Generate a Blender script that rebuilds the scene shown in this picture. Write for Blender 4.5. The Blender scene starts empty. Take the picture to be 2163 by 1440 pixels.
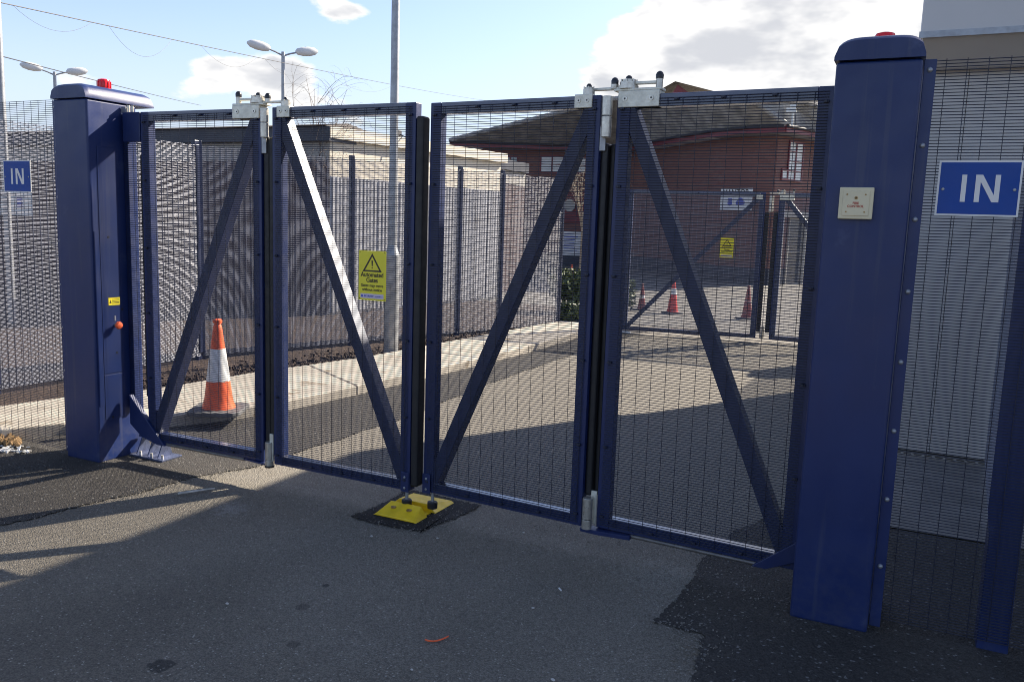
import bpy, bmesh, math, random
import numpy as np
from mathutils import Vector, Matrix
random.seed(7); rng = np.random.default_rng(7)
SC = bpy.context.scene; COL = SC.collection
PI = math.pi
# ------------------------------------------------------------------ camera
CF, CX, CY, CH = 1761.6, 2.536, -4.078, 1.747
YAW, PITCH, ROLL = map(math.radians, (25.689, -8.011, 1.978))
cy_, sy_, cp_, sp_ = math.cos(YAW), math.sin(YAW), math.cos(PITCH), math.sin(PITCH)
FWD = Vector((-sy_*cp_, cy_*cp_, sp_)); RT = Vector((cy_, sy_, 0)); UP = RT.cross(FWD)
RT2 = RT*math.cos(ROLL) + UP*math.sin(ROLL); UP2 = -RT*math.sin(ROLL) + UP*math.cos(ROLL)
CAMP = Vector((CX, CY, CH))
cam = bpy.data.cameras.new('camera'); camo = bpy.data.objects.new('camera', cam); COL.objects.link(camo)
camo.matrix_world = Matrix(((RT2.x, UP2.x, -FWD.x, CX), (RT2.y, UP2.y, -FWD.y, CY), (RT2.z, UP2.z, -FWD.z, CH), (0, 0, 0, 1)))
cam.sensor_width = 36; cam.lens = CF/2163*36; cam.clip_end = 2000; cam.clip_start = .05
SC.camera = camo
# ------------------------------------------------------------------ sun and sky
SUN_AZ, SUN_EL = 28.5, 34.0        # azimuth clockwise from +Y
sl = bpy.data.lights.new('sun', 'SUN'); sl.energy = 4.0; sl.angle = math.radians(.53); sl.color = (1, .90, .76)
so = bpy.data.objects.new('sun', sl); COL.objects.link(so)
a_, e_ = math.radians(SUN_AZ), math.radians(SUN_EL)
SDIR = Vector((math.sin(a_)*math.cos(e_), math.cos(a_)*math.cos(e_), math.sin(e_)))
so.rotation_euler = (-SDIR).to_track_quat('-Z', 'Y').to_euler()
so.location = SDIR*50
SC.view_settings.view_transform = 'Standard'; SC.view_settings.look = 'None'
SC.view_settings.gamma = 1; SC.view_settings.use_curve_mapping = False
SC.view_settings.exposure = 1.86
SC.cycles.filter_width = 1.0

def ray(px, py): return (FWD + RT2*((px-1081.5)/CF) - UP2*((py-720)/CF)).normalized()
def D(px, py, d):
    v = ray(px, py); return CAMP + v*(d/math.hypot(v.x, v.y))
def atz(px, py, z=0.):
    v = ray(px, py); return CAMP + v*((z-CH)/v.z)
def aty(px, py, y):
    v = ray(px, py); return CAMP + v*((y-CY)/v.y)
def onwall(px, py, a, b):
    """point where the line of sight meets the vertical wall a-b"""
    v = ray(px, py); n = Vector((b[1]-a[1], -(b[0]-a[0]), 0)); p = Vector((a[0], a[1], 0))
    return CAMP + v*((p-CAMP).dot(n)/v.dot(n))

class NT:
    def __init__(s, nt): s.t = nt; s.n = nt.nodes; s.l = nt.links
    def new(s, typ, **k):
        n = s.n.new(typ)
        for a, v in k.items():
            if a.startswith('i_'):
                n.inputs[int(a[2:]) if a[2:].isdigit() else a[2:].replace('_', ' ')].default_value = v
            else: setattr(n, a, v)
        return n
    def link(s, a, b): s.l.new(a, b)
    def math(s, op, a, b=None, c=None, clamp=False):
        n = s.n.new('ShaderNodeMath'); n.operation = op; n.use_clamp = clamp
        for i, v in enumerate((a, b, c)):
            if v is None: continue
            if isinstance(v, (int, float)): n.inputs[i].default_value = v
            else: s.l.new(v, n.inputs[i])
        return n.outputs[0]
    def mix(s, f, a, b, mode='MIX'):
        n = s.n.new('ShaderNodeMix'); n.data_type = 'RGBA'; n.blend_type = mode
        for i, v in ((0, f), (6, a), (7, b)):
            if isinstance(v, (int, float)): n.inputs[i].default_value = v
            elif isinstance(v, tuple): n.inputs[i].default_value = (*v, 1) if len(v) == 3 else v
            else: s.l.new(v, n.inputs[i])
        return n.outputs[2]
    def noise(s, vec, scale, detail=4, rough=.55):
        n = s.n.new('ShaderNodeTexNoise'); n.inputs['Scale'].default_value = scale
        n.inputs['Detail'].default_value = detail; n.inputs['Roughness'].default_value = rough
        if vec is not None: s.l.new(vec, n.inputs['Vector'])
        return n.outputs['Fac']
    def ramp(s, f, lo, hi, a=0., b=1.):
        n = s.n.new('ShaderNodeMapRange'); n.interpolation_type = 'SMOOTHSTEP'
        for i, v in enumerate((lo, hi, a, b)): n.inputs[i+1].default_value = v
        s.l.new(f, n.inputs[0]); return n.outputs[0]

W = bpy.data.worlds.new('World'); SC.world = W; W.use_nodes = True
wt = NT(W.node_tree); W.node_tree.nodes.clear()
sky = wt.new('ShaderNodeTexSky', sky_type='NISHITA', sun_disc=False, sun_elevation=e_, sun_rotation=a_,
             altitude=50, air_density=1.0, dust_density=1.0, ozone_density=1.6)
tc = wt.new('ShaderNodeTexCoord'); dirv = tc.outputs['Generated']
vm = wt.new('ShaderNodeMapping'); vm.inputs['Scale'].default_value = (1, 1, 2.3); wt.link(dirv, vm.inputs[0])
n1 = wt.noise(vm.outputs[0], 5.5, 9, .58); n2 = wt.noise(vm.outputs[0], 14, 6, .6)
blob = None
# clouds in view: direction, angular radius, vertical squash, strength
for px, py, r, sq, amp in ((430, 145, .055, 1.6, .20), (520, 165, .075, 1.9, .22), (600, 150, .06, 1.5, .20), (705, 12, .06, 2.2, .18),
                      (760, 35, .05, 2, .19), (150, 165, .045, 2, .22), (400, 208, .05, 2.2, .20), (470, 30, .09, 1.4, -.22), (250, 60, .14, 1.2, -.2),
                      (1000, 60, .16, 1.2, -.2), (1230, 20, .10, 1.2, -.16), (1380, 130, .12, 2.0, .22), (1600, 120, .2, 1.7, .34), (1830, 100, .2, 1.0, .36), (1230, 140, .06, 1.9, .19),
                      (1560, 60, .14, 2.0, .2), (1950, 200, .25, 1.2, .34), (1850, -100, .28, 1.6, .2), (700, 210, .05, 2, .1)):
    c = ray(px, py)
    sub = wt.new('ShaderNodeVectorMath', operation='SUBTRACT'); wt.link(dirv, sub.inputs[0]); sub.inputs[1].default_value = c
    mul = wt.new('ShaderNodeVectorMath', operation='MULTIPLY'); wt.link(sub.outputs[0], mul.inputs[0]); mul.inputs[1].default_value = (1, 1, sq)
    ln = wt.new('ShaderNodeVectorMath', operation='LENGTH'); wt.link(mul.outputs[0], ln.inputs[0])
    v = wt.ramp(ln.outputs['Value'], 0., r*1.25, amp, 0.)
    blob = v if blob is None else wt.math('ADD', blob, v)
dens = wt.math('ADD', wt.math('ADD', n1, wt.math('MULTIPLY', wt.math('SUBTRACT', n2, .5), .34)), wt.math('MINIMUM', blob, .42))
mask = wt.ramp(dens, .635, .74)
shade = wt.ramp(wt.noise(vm.outputs[0], 9, 4), .40, .62)
sepz = wt.new('ShaderNodeSeparateXYZ'); wt.link(dirv, sepz.inputs[0])
ccol = wt.mix(wt.math('MULTIPLY', wt.math('MULTIPLY', shade, .85), wt.ramp(dens, .69, .80)), (4.6, 4.55, 4.5), (2.6, 2.7, 2.95))
hazef = wt.ramp(sepz.outputs[2], .04, .24, .85, .05)
skyc = wt.mix(hazef, wt.mix(1., sky.outputs[0], (.94, .90, 1.0), 'MULTIPLY'), (3.3, 3.75, 4.4))
# thin high veil that whitens the blue
skyc = wt.mix(wt.math('MULTIPLY', wt.noise(vm.outputs[0], 2.2, 3), .20), skyc, (2.6, 3.4, 4.7))
fin = wt.mix(mask, skyc, ccol)
bg = wt.new('ShaderNodeBackground'); bg.inputs[1].default_value = .067; wt.link(fin, bg.inputs[0])
wo = wt.new('ShaderNodeOutputWorld'); wt.link(bg.outputs[0], wo.inputs[0])

# ------------------------------------------------------------------ materials
def base_mat(name):
    m = bpy.data.materials.new(name); m.use_nodes = True
    t = NT(m.node_tree); b = m.node_tree.nodes['Principled BSDF']; return m, t, b
def mat(name, col, rough=.5, metal=0., var=.12, scale=6., bump=0., bscale=60., dirt=None, spec=.5, coat=0., splash=False):
    m, t, b = base_mat(name)
    o = t.new('ShaderNodeTexCoord').outputs['Object']
    f = t.noise(o, scale, 6)
    c = t.mix(t.ramp(f, .3, .7), tuple(x*(1-var) for x in col), tuple(min(1, x*(1+var)) for x in col))
    if dirt:
        dm = t.ramp(t.noise(o, dirt[1], 7, .65), dirt[2], dirt[2]+.12)
        c = t.mix(dm, c, dirt[0])
    if splash:   # grey road dust thrown up on the lowest hand's breadths, a few long runs of dried rain
        g = t.new('ShaderNodeNewGeometry').outputs['Position']; sp = t.new('ShaderNodeSeparateXYZ'); t.link(g, sp.inputs[0])
        k = t.math('MULTIPLY', t.ramp(sp.outputs[2], .02, .55, 1., 0.), t.ramp(t.noise(g, 22, 6, .65), .35, .7))
        c = t.mix(t.math('MULTIPLY', k, .20), c, (.08, .08, .09))
        st = t.new('ShaderNodeMapping'); st.inputs['Scale'].default_value = (1, 1, .03); t.link(g, st.inputs[0])
        c = t.mix(t.math('MULTIPLY', t.ramp(t.noise(st.outputs[0], 26, 3), .56, .70), .22), c, (.07, .075, .10))
    t.link(c, b.inputs['Base Color']); b.inputs['Metallic'].default_value = metal
    b.inputs['Coat Weight'].default_value = coat; b.inputs['Coat Roughness'].default_value = .46 if coat < 1 else .18
    b.inputs['Specular IOR Level'].default_value = spec
    r = t.ramp(t.noise(o, scale*2.3, 5), .25, .75, max(.03, rough-.08), min(1, rough+.1)); t.link(r, b.inputs['Roughness'])
    if bump:
        bn = t.new('ShaderNodeBump'); bn.inputs['Strength'].default_value = bump; bn.inputs['Distance'].default_value = .004
        t.link(t.noise(o, bscale, 4), bn.inputs['Height']); t.link(bn.outputs[0], b.inputs['Normal'])
    return m
def ground_mat(name, c0, c1, agg, vscale, bump, spots=True, big=.7, pale_tone=None):
    m, t, b = base_mat(name)
    g = t.new('ShaderNodeNewGeometry').outputs['Position']
    lo = t.ramp(t.noise(g, big, 6, .6), .3, .7)
    c = t.mix(lo, c0, c1)
    if pale_tone:    # surface mixed paler towards and beyond the gate line, oil drips and pale scuffs on the drive
        sx = t.new('ShaderNodeSeparateXYZ'); t.link(g, sx.inputs[0])
        yy = t.math('ADD', sx.outputs[1], t.math('MULTIPLY', t.math('SUBTRACT', t.noise(g, .9, 5), .5), 2.4))
        c = t.mix(t.ramp(yy, -2.3, .6, 0., .9), c, pale_tone)
        c = t.mix(t.math('MULTIPLY', t.ramp(t.noise(g, .45, 5), .48, .68), .6), c, pale_tone)
        for px, py, r_, col, k in ((340, 1405, .05, (.02, .02, .02), .8), (688, 1236, .018, (.02, .02, .02), .8), (640, 1281, .035, (.04, .035, .03), .55), (620, 1360, .03, (.04, .035, .03), .5),
                                   (490, 1075, .13, (.34, .33, .31), .45), (1400, 1225, .30, (.30, .29, .25), .40), (1420, 1290, .2, (.30, .28, .24), .3), (1550, 1400, .25, (.16, .12, .07), .5)):
            q = atz(px, py); d = t.new('ShaderNodeVectorMath', operation='DISTANCE'); t.link(g, d.inputs[0]); d.inputs[1].default_value = q
            big_ = r_ > .1
            f = t.ramp(t.math('ADD', d.outputs['Value'], t.math('MULTIPLY', t.math('SUBTRACT', t.noise(g, 30 if big_ else 40, 4), .5), r_*(3.2 if big_ else 1.2))), r_*(.2 if big_ else .8), r_*(1.0 if big_ else 1.1), k, 0.)
            c = t.mix(f, c, col)
    v = t.new('ShaderNodeTexVoronoi', feature='F1'); v.inputs['Scale'].default_value = vscale; v.inputs['Randomness'].default_value = 1
    t.link(g, v.inputs['Vector'])
    sep = t.new('ShaderNodeSeparateColor'); t.link(v.outputs['Color'], sep.inputs[0])
    st = t.ramp(sep.outputs[0], 0., 1., *((.66, 1.36) if pale_tone else (.6, 1.4)))
    c = t.mix(1., c, t.mix(st, (0, 0, 0), (1, 1, 1)), 'MULTIPLY')
    pale = t.ramp(sep.outputs[1], .962, .985); c = t.mix(t.math('MULTIPLY', pale, .6), c, agg)
    gap = t.ramp(v.outputs['Distance'], .35, .75); c = t.mix(t.math('MULTIPLY', gap, .4), c, tuple(x*.35 for x in c0))
    if spots:
        s = t.ramp(t.noise(g, 2.6, 3, .5), .70, .76); c = t.mix(t.math('MULTIPLY', s, .45), c, tuple(x*.35 for x in c0))
        s2 = t.ramp(t.noise(g, 38, 2, .5), .74, .79); c = t.mix(t.math('MULTIPLY', s2, .7), c, agg)
    t.link(c, b.inputs['Base Color'])
    b.inputs['Roughness'].default_value = .82; b.inputs['Specular IOR Level'].default_value = .35
    h = t.math('ADD', t.math('MULTIPLY', v.outputs['Distance'], -1.), t.math('MULTIPLY', t.noise(g, vscale*.35, 4), .8))
    bn = t.new('ShaderNodeBump'); bn.inputs['Strength'].default_value = bump; bn.inputs['Distance'].default_value = .006
    t.link(h, bn.inputs['Height']); t.link(bn.outputs[0], b.inputs['Normal'])
    return m
M = {}
M['tarmac'] = ground_mat('old_tarmac', (.132, .116, .092), (.18, .158, .122), (.42, .39, .33), 135, .85, pale_tone=(.225, .203, .165))
M['newtar'] = ground_mat('new_tarmac', (.042, .038, .034), (.060, .054, .046), (.24, .23, .21), 95, .9, spots=False, big=1.5)
M['blacktar'] = ground_mat('black_tarmac', (.013, .012, .013), (.022, .021, .022), (.09, .09, .09), 120, .9, spots=False, big=3)
M['yardtar'] = ground_mat('yard_tarmac', (.16, .152, .138), (.19, .18, .162), (.35, .34, .31), 120, .5)
M['mulch'] = ground_mat('bark_mulch', (.035, .022, .016), (.075, .048, .034), (.16, .12, .09), 45, 1.4, spots=False, big=4)
M['concrete'] = mat('concrete', (.38, .345, .29), .85, 0, .16, 3, .5, 90, dirt=((.20, .16, .11), 3.2, .58), spec=.3)
M['paving'] = mat('paving', (.19, .175, .158), .85, 0, .15, 3, .4, 80, spec=.3)
M['navy'] = mat('navy_paint', (.007, .020, .092), .40, 0, .08, 3, .08, 120, dirt=((.026, .040, .115), 5, .62), spec=.35, coat=.22, splash=True)
M['navy2'] = mat('navy_paint_frame', (.006, .017, .080), .42, 0, .10, 5, .06, 120, spec=.35, coat=.35)
M['navybrace'] = mat('navy_paint_brace', (.008, .018, .072), .45, 0, .10, 5, .06, 120, spec=.4, coat=.7)
M['wire'] = mat('mesh_wire', (.014, .017, .034), .38, 0, .1, 5, spec=.45)
M['wiresunlit'] = mat('mesh_wire_sunlit', (.18, .19, .235), .35, .1, .1, 5)  # navy mesh wire with its sunlit paleness put into the colour
M['rubber'] = mat('black_rubber', (.008, .008, .009), .55, 0, .2, 8, .1, 40)
M['zinc'] = mat('zinc_plate', (.62, .60, .50), .42, .35, .12, 25, .1, 80, dirt=((.30, .24, .13), 30, .66))
M['steel'] = mat('steel', (.55, .52, .45), .34, .75, .16, 30, .1, 60, dirt=((.28, .20, .10), 22, .60))
M['bluesteel'] = mat('blue_steel', (.10, .12, .20), .3, .5, .2, 20)
M['rod'] = mat('rod_steel', (.16, .15, .14), .45, .6, .2, 12)
M['darkbrick'] = mat('dark_brick', (.060, .030, .026), .85, 0, .25, 9)
M['navyback'] = mat('navy_paint_back_fence', (.012, .018, .05), .3, 0, .1, 3)
M['galv'] = mat('galvanised', (.32, .33, .34), .45, .55, .12, 12)
M['blackcap'] = mat('black_cap', (.012, .012, .014), .35)
M['red'] = mat('red_lens', (.75, .012, .02), .15, 0, .05, 4)
M['orange'] = mat('cone_orange', (.80, .12, .035), .45, 0, .12, 14, 0, 1, dirt=((.35, .10, .05), 18, .62))
M['conered'] = mat('cone_red', (.62, .045, .03), .45, 0, .12, 14)
M['coneshade'] = mat('cone_red_shaded', (.26, .055, .045), .6, 0, .2, 14)  # cones standing in shade, the darkening is put into the red
M['white'] = mat('white_sleeve', (.72, .72, .70), .4, 0, .10, 20, dirt=((.35, .33, .30), 12, .62))
M['conebase'] = mat('cone_base_rubber', (.10, .10, .10), .7, 0, .2, 12, .2, 60)
M['yellow'] = mat('yellow_paint', (.78, .52, .012), .45, 0, .10, 14, .15, 90, dirt=((.32, .20, .05), 26, .68))
M['signyellow'] = mat('sign_yellow', (.72, .63, .03), .35, 0, .04, 5)
M['signblue'] = mat('sign_blue', (.007, .052, .26), .35, 0, .06, 5, spec=.25)
M['signwhite'] = mat('sign_white', (.66, .65, .62), .4, 0, .05, 8)
M['signpink'] = mat('sign_lilac', (.55, .48, .58), .4, 0, .05, 8)
M['ink'] = mat('ink_black', (.03, .02, .01), .5)
M['inkred'] = mat('ink_red', (.42, .06, .04), .5)
M['inkblue'] = mat('ink_blue', (.03, .06, .35), .5)
M['cream'] = mat('cream_plastic', (.62, .55, .36), .35, 0, .06, 10)
M['rust'] = mat('rusty_bolt', (.33, .20, .06), .6, .3, .3, 30)
M['cabin'] = mat('cabin_panel', (.46, .435, .40), .45, 0, .04, 1.2, dirt=((.36, .35, .34), 1.3, .60))
M['fascia'] = mat('cabin_fascia', (.52, .50, .47), .4, 0, .03, 1.2, dirt=((.42, .42, .41), 2.5, .64))
M['render'] = mat('cream_render', (.66, .60, .48), .7, 0, .06, .8, .1, 40)
M['felt'] = mat('grey_fascia', (.35, .33, .29), .7, 0, .1, 1)
M['darkfascia'] = mat('dark_fascia', (.035, .04, .055), .5, 0, .1, 1)
M['tile'] = mat('roof_tile', (.26, .25, .225), .75, 0, .35, 2.2, .4, 30, dirt=((.20, .19, .13), 3, .60))
M['tile2'] = mat('roof_tile_pale', (.28, .27, .25), .75, 0, .35, 2.2, .4, 30, dirt=((.24, .22, .16), 3, .60))
M['greypanel'] = mat('grey_panel', (.40, .40, .41), .5, 0, .10, 1.5, dirt=((.28, .27, .26), 2.5, .56))
M['oldtile'] = mat('old_roof_tile', (.075, .062, .050), .8, 0, .35, 5, .5, 20)
M['redpaint'] = mat('red_paint', (.15, .020, .028), .45, 0, .1, 2)
M['redwhite'] = mat('soffit_white', (.55, .55, .53), .6, 0, .06, 2)
M['sofg'] = mat('soffit_grey', (.20, .20, .20), .6, 0, .06, 2)
M['glass'] = mat('window_glass', (.30, .36, .38), .08, 0, .15, 1.2)
M['whitepane'] = mat('pale_pane', (.62, .64, .62), .3, 0, .08, 2)  # on the wide left-wing window, reflected sky painted into the pane colour
M['darkglass'] = mat('dark_glass', (.03, .035, .04), .08, 0, .2, 1)
M['twig'] = mat('bare_twig', (.14, .10, .07), .8, 0, .3, 6)
M['twigpale'] = mat('pale_twig', (.34, .28, .20), .8, 0, .3, 6)
M['lampwhite'] = mat('lamp_head', (.62, .62, .60), .35, 0, .05, 6)
M['line'] = mat('cable_black', (.03, .03, .035), .6)
M['stone'] = mat('pale_stone', (.50, .47, .42), .8, 0, .25, 20)
M['gritgrey'] = mat('grit_grey', (.17, .155, .13), .85, 0, .4, 60)
M['navyrail'] = mat('navy_paint_rail', (.008, .018, .072), .30, 0, .1, 5, spec=.5, coat=1.)
M['brown'] = mat('dry_leaf', (.20, .12, .05), .8, 0, .3, 20)
def leafmat(name, c0, c1):
    m, t, b = base_mat(name)
    g = t.new('ShaderNodeNewGeometry'); r = g.outputs['Random Per Island']
    t.link(t.mix(r, c0, c1), b.inputs['Base Color']); b.inputs['Roughness'].default_value = .5
    return m
M['leaf'] = leafmat('hedge_leaf', (.03, .055, .012), (.12, .14, .035))
def brickmat():
    m, t, b = base_mat('red_brick')
    o = t.new('ShaderNodeTexCoord').outputs['UV']
    br = t.new('ShaderNodeTexBrick'); br.inputs['Scale'].default_value = 1.; br.inputs['Brick Width'].default_value = .225
    br.inputs['Row Height'].default_value = .075; br.inputs['Mortar Size'].default_value = .008
    br.inputs['Color1'].default_value = (.22, .098, .076, 1); br.inputs['Color2'].default_value = (.165, .068, .054, 1); br.inputs['Mortar'].default_value = (.16, .12, .10, 1)
    br.inputs['Bias'].default_value = .1
    t.link(o, br.inputs['Vector'])
    g = t.new('ShaderNodeNewGeometry').outputs['Position']
    c = t.mix(t.ramp(t.noise(g, .8, 5), .35, .7), br.outputs['Color'], (.17, .078, .062)); t.link(c, b.inputs['Base Color'])
    b.inputs['Roughness'].default_value = .85
    bn = t.new('ShaderNodeBump'); bn.inputs['Strength'].default_value = .4; bn.inputs['Distance'].default_value = .01
    bn.invert = True; t.link(br.outputs['Fac'], bn.inputs['Height']); t.link(bn.outputs[0], b.inputs['Normal'])
    return m
M['brick'] = brickmat()

# ------------------------------------------------------------------ object helpers
def tag(o, label=None, cat=None, group=None, kind=None):
    if label: o['label'] = label
    if cat: o['category'] = cat
    if group: o['group'] = group
    if kind: o['kind'] = kind
    return o
def thing(name, label, cat, loc=(0, 0, 0), rz=0., group=None):
    o = bpy.data.objects.new(name, None); COL.objects.link(o); o.location = loc; o.rotation_euler = (0, 0, rz)
    o.empty_display_size = .1
    return tag(o, label, cat, group)
class MB:
    def __init__(s): s.v = []; s.f = []; s.uv = None
    def add(s, vs, fs):
        k = len(s.v); s.v += [tuple(p) for p in vs]; s.f += [tuple(i+k for i in f) for f in fs]; return s
    def box(s, x0, x1, y0, y1, z0, z1, mtx=None):
        vs = [Vector(p) for p in ((x0, y0, z0), (x1, y0, z0), (x1, y1, z0), (x0, y1, z0), (x0, y0, z1), (x1, y0, z1), (x1, y1, z1), (x0, y1, z1))]
        if mtx: vs = [mtx @ p for p in vs]
        return s.add(vs, ((0, 3, 2, 1), (4, 5, 6, 7), (0, 1, 5, 4), (1, 2, 6, 5), (2, 3, 7, 6), (3, 0, 4, 7)))
    def tube(s, a, b, r0, r1=None, n=12, cap=True):
        a, b = Vector(a), Vector(b); r1 = r0 if r1 is None else r1
        w = (b-a).normalized(); u = w.orthogonal().normalized(); v = w.cross(u)
        vs = []
        for p, r in ((a, r0), (b, r1)):
            vs += [p + (u*math.cos(2*PI*i/n) + v*math.sin(2*PI*i/n))*r for i in range(n)]
        fs = [(i, (i+1) % n, n+(i+1) % n, n+i) for i in range(n)]
        if cap: fs += [tuple(range(n-1, -1, -1)), tuple(range(n, 2*n))]
        return s.add(vs, fs)
    def path(s, pts, rs, n=6):
        for i in range(len(pts)-1): s.tube(pts[i], pts[i+1], rs[i], rs[i+1], n, True)
        return s
    def lathe(s, prof, c=(0, 0, 0), n=20, sq=1.):
        """prof: (r, z) list from bottom to top; closed by end caps"""
        c = Vector(c); vs = []; m = len(prof)
        for r, z in prof: vs += [c + Vector((r*math.cos(2*PI*i/n), r*sq*math.sin(2*PI*i/n), z)) for i in range(n)]
        fs = [(j*n+i, j*n+(i+1) % n, (j+1)*n+(i+1) % n, (j+1)*n+i) for j in range(m-1) for i in range(n)]
        fs += [tuple(range(n-1, -1, -1)), tuple(range((m-1)*n, m*n))]
        return s.add(vs, fs)
    def prism(s, poly, d):
        """poly: list of 3-D points (planar), d: extrusion vector"""
        d = Vector(d); n = len(poly); vs = [Vector(p) for p in poly] + [Vector(p)+d for p in poly]
        nrm = Vector((0, 0, 0))
        for i in range(n): nrm += vs[i].cross(vs[(i+1) % n])
        fs = [tuple(range(n)), tuple(range(2*n-1, n-1, -1))] + [(i, i+n, (i+1) % n+n, (i+1) % n) for i in range(n)]
        if nrm.dot(d) > 0: fs = [tuple(reversed(f)) for f in fs]
        return s.add(vs, fs)
    def build(s, name, m, parent=None, smooth=False, bevel=0., label=None, seg=2):
        me = bpy.data.meshes.new(name); me.from_pydata(s.v, [], s.f); me.materials.append(M[m] if isinstance(m, str) else m)
        o = bpy.data.objects.new(name, me); COL.objects.link(o)
        if parent is not None: o.parent = parent
        if smooth:
            for p in me.polygons: p.use_smooth = True
            me.set_sharp_from_angle(angle=math.radians(35))
        if bevel:
            b = o.modifiers.new('bevel', 'BEVEL'); b.width = bevel; b.segments = seg; b.limit_method = 'ANGLE'; b.angle_limit = math.radians(40)
        if label: o['label'] = label
        me.update(); return o
def Box(name, m, parent, *a, bevel=0., **k): return MB().box(*a).build(name, m, parent, bevel=bevel, **k)
def share(src, parent, loc, rot=None, label=None):
    c = src.copy(); COL.objects.link(c); c.parent = parent; c.location = loc
    if rot is not None: c.rotation_euler = rot
    if label: c['label'] = label
    return c
def copy_tree(o, parent=None):
    c = o.copy(); COL.objects.link(c); c.parent = parent
    for ch in list(o.children): copy_tree(ch, c)
    return c
def wires(name, m, parent, x0, x1, z0, z1, y=0., r=.0021, px=.0762, pz=.0127, xs=None, rv=.0015):
    """welded mesh: wires 12.7 mm apart one way and 76.2 mm the other, one welded sheet"""
    segs = []
    z = z0
    while z <= z1+1e-6: segs.append(((x0, y, z), (x1, y, z), r)); z += pz
    x = x0 if xs is None else xs
    while x <= x1+1e-6: segs.append(((x, y-r-rv, z0), (x, y-r-rv, z1), rv)); x += px
    n = 6; ang = np.arange(n)*2*PI/n; V = []; F = []
    for i, (a, b, rr) in enumerate(segs):
        a, b = np.array(a), np.array(b)
        if abs(b[0]-a[0]) > abs(b[2]-a[2]): ring = np.stack([0*ang, np.cos(ang), np.sin(ang)], 1)*rr
        else: ring = np.stack([np.cos(ang), np.sin(ang), 0*ang], 1)*rr
        V.append(a+ring); V.append(b+ring); k = i*2*n
        F += [(k+j, k+(j+1) % n, k+n+(j+1) % n, k+n+j) for j in range(n)]
    me = bpy.data.meshes.new(name); me.from_pydata(np.concatenate(V).tolist(), [], F); me.materials.append(M[m])
    for p in me.polygons: p.use_smooth = True
    o = bpy.data.objects.new(name, me); COL.objects.link(o); o.parent = parent; return o
def text(body, size, loc, m, parent, name='lettering', rot=(PI/2, 0, 0), depth=.0006, align='CENTER', sx=1.):
    cu = bpy.data.curves.new(name, 'FONT'); cu.body = body; cu.size = size; cu.extrude = depth; cu.offset = size*.022; cu.align_x = align; cu.align_y = 'CENTER'
    t = bpy.data.objects.new(name, cu); COL.objects.link(t)
    dg = bpy.context.evaluated_depsgraph_get(); me = bpy.data.meshes.new_from_object(t.evaluated_get(dg))
    bpy.data.objects.remove(t); me.materials.clear(); me.materials.append(M[m])
    o = bpy.data.objects.new(name, me); COL.objects.link(o); o.parent = parent; o.location = loc; o.rotation_euler = rot; o.scale = (sx, 1, 1)
    return o
def sheet(name, pts, z, m, jit=0., step=.03, kind='structure', edges=None, seed=1):
    """flat ground sheet with ragged edges"""
    r = random.Random(seed); out = []
    n = len(pts)
    for i in range(n):
        a, b = Vector((*pts[i], 0)), Vector((*pts[(i+1) % n], 0)); L = (b-a).length
        k = 1 if (not jit or (edges is not None and i not in edges)) else max(1, int(L/step))
        nn = Vector((-(b-a).y, (b-a).x, 0)).normalized()
        ph = r.random()*6
        for j in range(k):
            t = j/k; off = 0 if j == 0 else jit*(r.random()-.5 + .6*math.sin(ph+t*L*7))
            out.append(a.lerp(b, t)+nn*off)
    me = bpy.data.meshes.new(name); me.from_pydata([(p.x, p.y, z) for p in out], [], [tuple(range(len(out)))]); me.materials.append(M[m])
    if me.polygons[0].normal.z < 0: me.flip_normals()
    o = bpy.data.objects.new(name, me); COL.objects.link(o); o['kind'] = kind; return o

# ------------------------------------------------------------------ ground
sheet('ground', [(-400, -400), (400, -400), (400, 400), (-400, 400)], 0, 'tarmac')
sheet('yard', [(-3.0, 10.6), (12, 10.6), (12, 80), (-40, 80), (-40, 15)], .004, 'yardtar', jit=.05, step=.3, edges=[0])
sheet('tarmac_strip', [(-1.652, -.131), (-1.50, .25), (-1.47, 1.2), (-1.45, 2.05), (-1.58, 4.23), (-1.6, 6.6), (-1.5, 10.2), (-2.6, 10.2), (-2.6, 1.5), (-3.2, .5), (-4.0, -.29), (-4.3, -3.5), (-2.35, -3.5), (-1.887, -1.318), (-1.73, -.65)],
      .006, 'newtar', jit=.022, step=.02, edges=[0, 1, 2, 3, 4, 5, 12, 13, 14], seed=3)
sheet('tarmac_patch', [(1.70, .75), (1.655, .30), (1.63, -.616), (1.854, -.622), (1.888, -1.013), (1.80, -1.45), (1.95, -2.3), (2.1, -5), (9, -5), (9, 1.28), (1.9, 1.28)],
      .006, 'newtar', jit=.022, step=.02, edges=[0, 1, 2, 3, 4, 5, 10], seed=4)
sheet('tarmac_pad', [(-.339, -.218), (.154, -.23), (.225, .366), (-.315, .36)], .008, 'blacktar', jit=.028, step=.012, seed=5)
sheet('planting_bed', [(-3.0, 9.6), (-2.2, 9.6), (-3.2, 1.2), (-3.4, .5), (-4.05, -.1), (-4.2, -4), (-16, -4), (-16, 7.85), (-6.9, 7.85), (-6.3, 12.5), (-4.2, 12.5)], .009, 'mulch')
sheet('forecourt', [(2.46, 1.30), (6, 1.36), (6, 4), (2.46, 4)], .010, 'paving')
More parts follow.
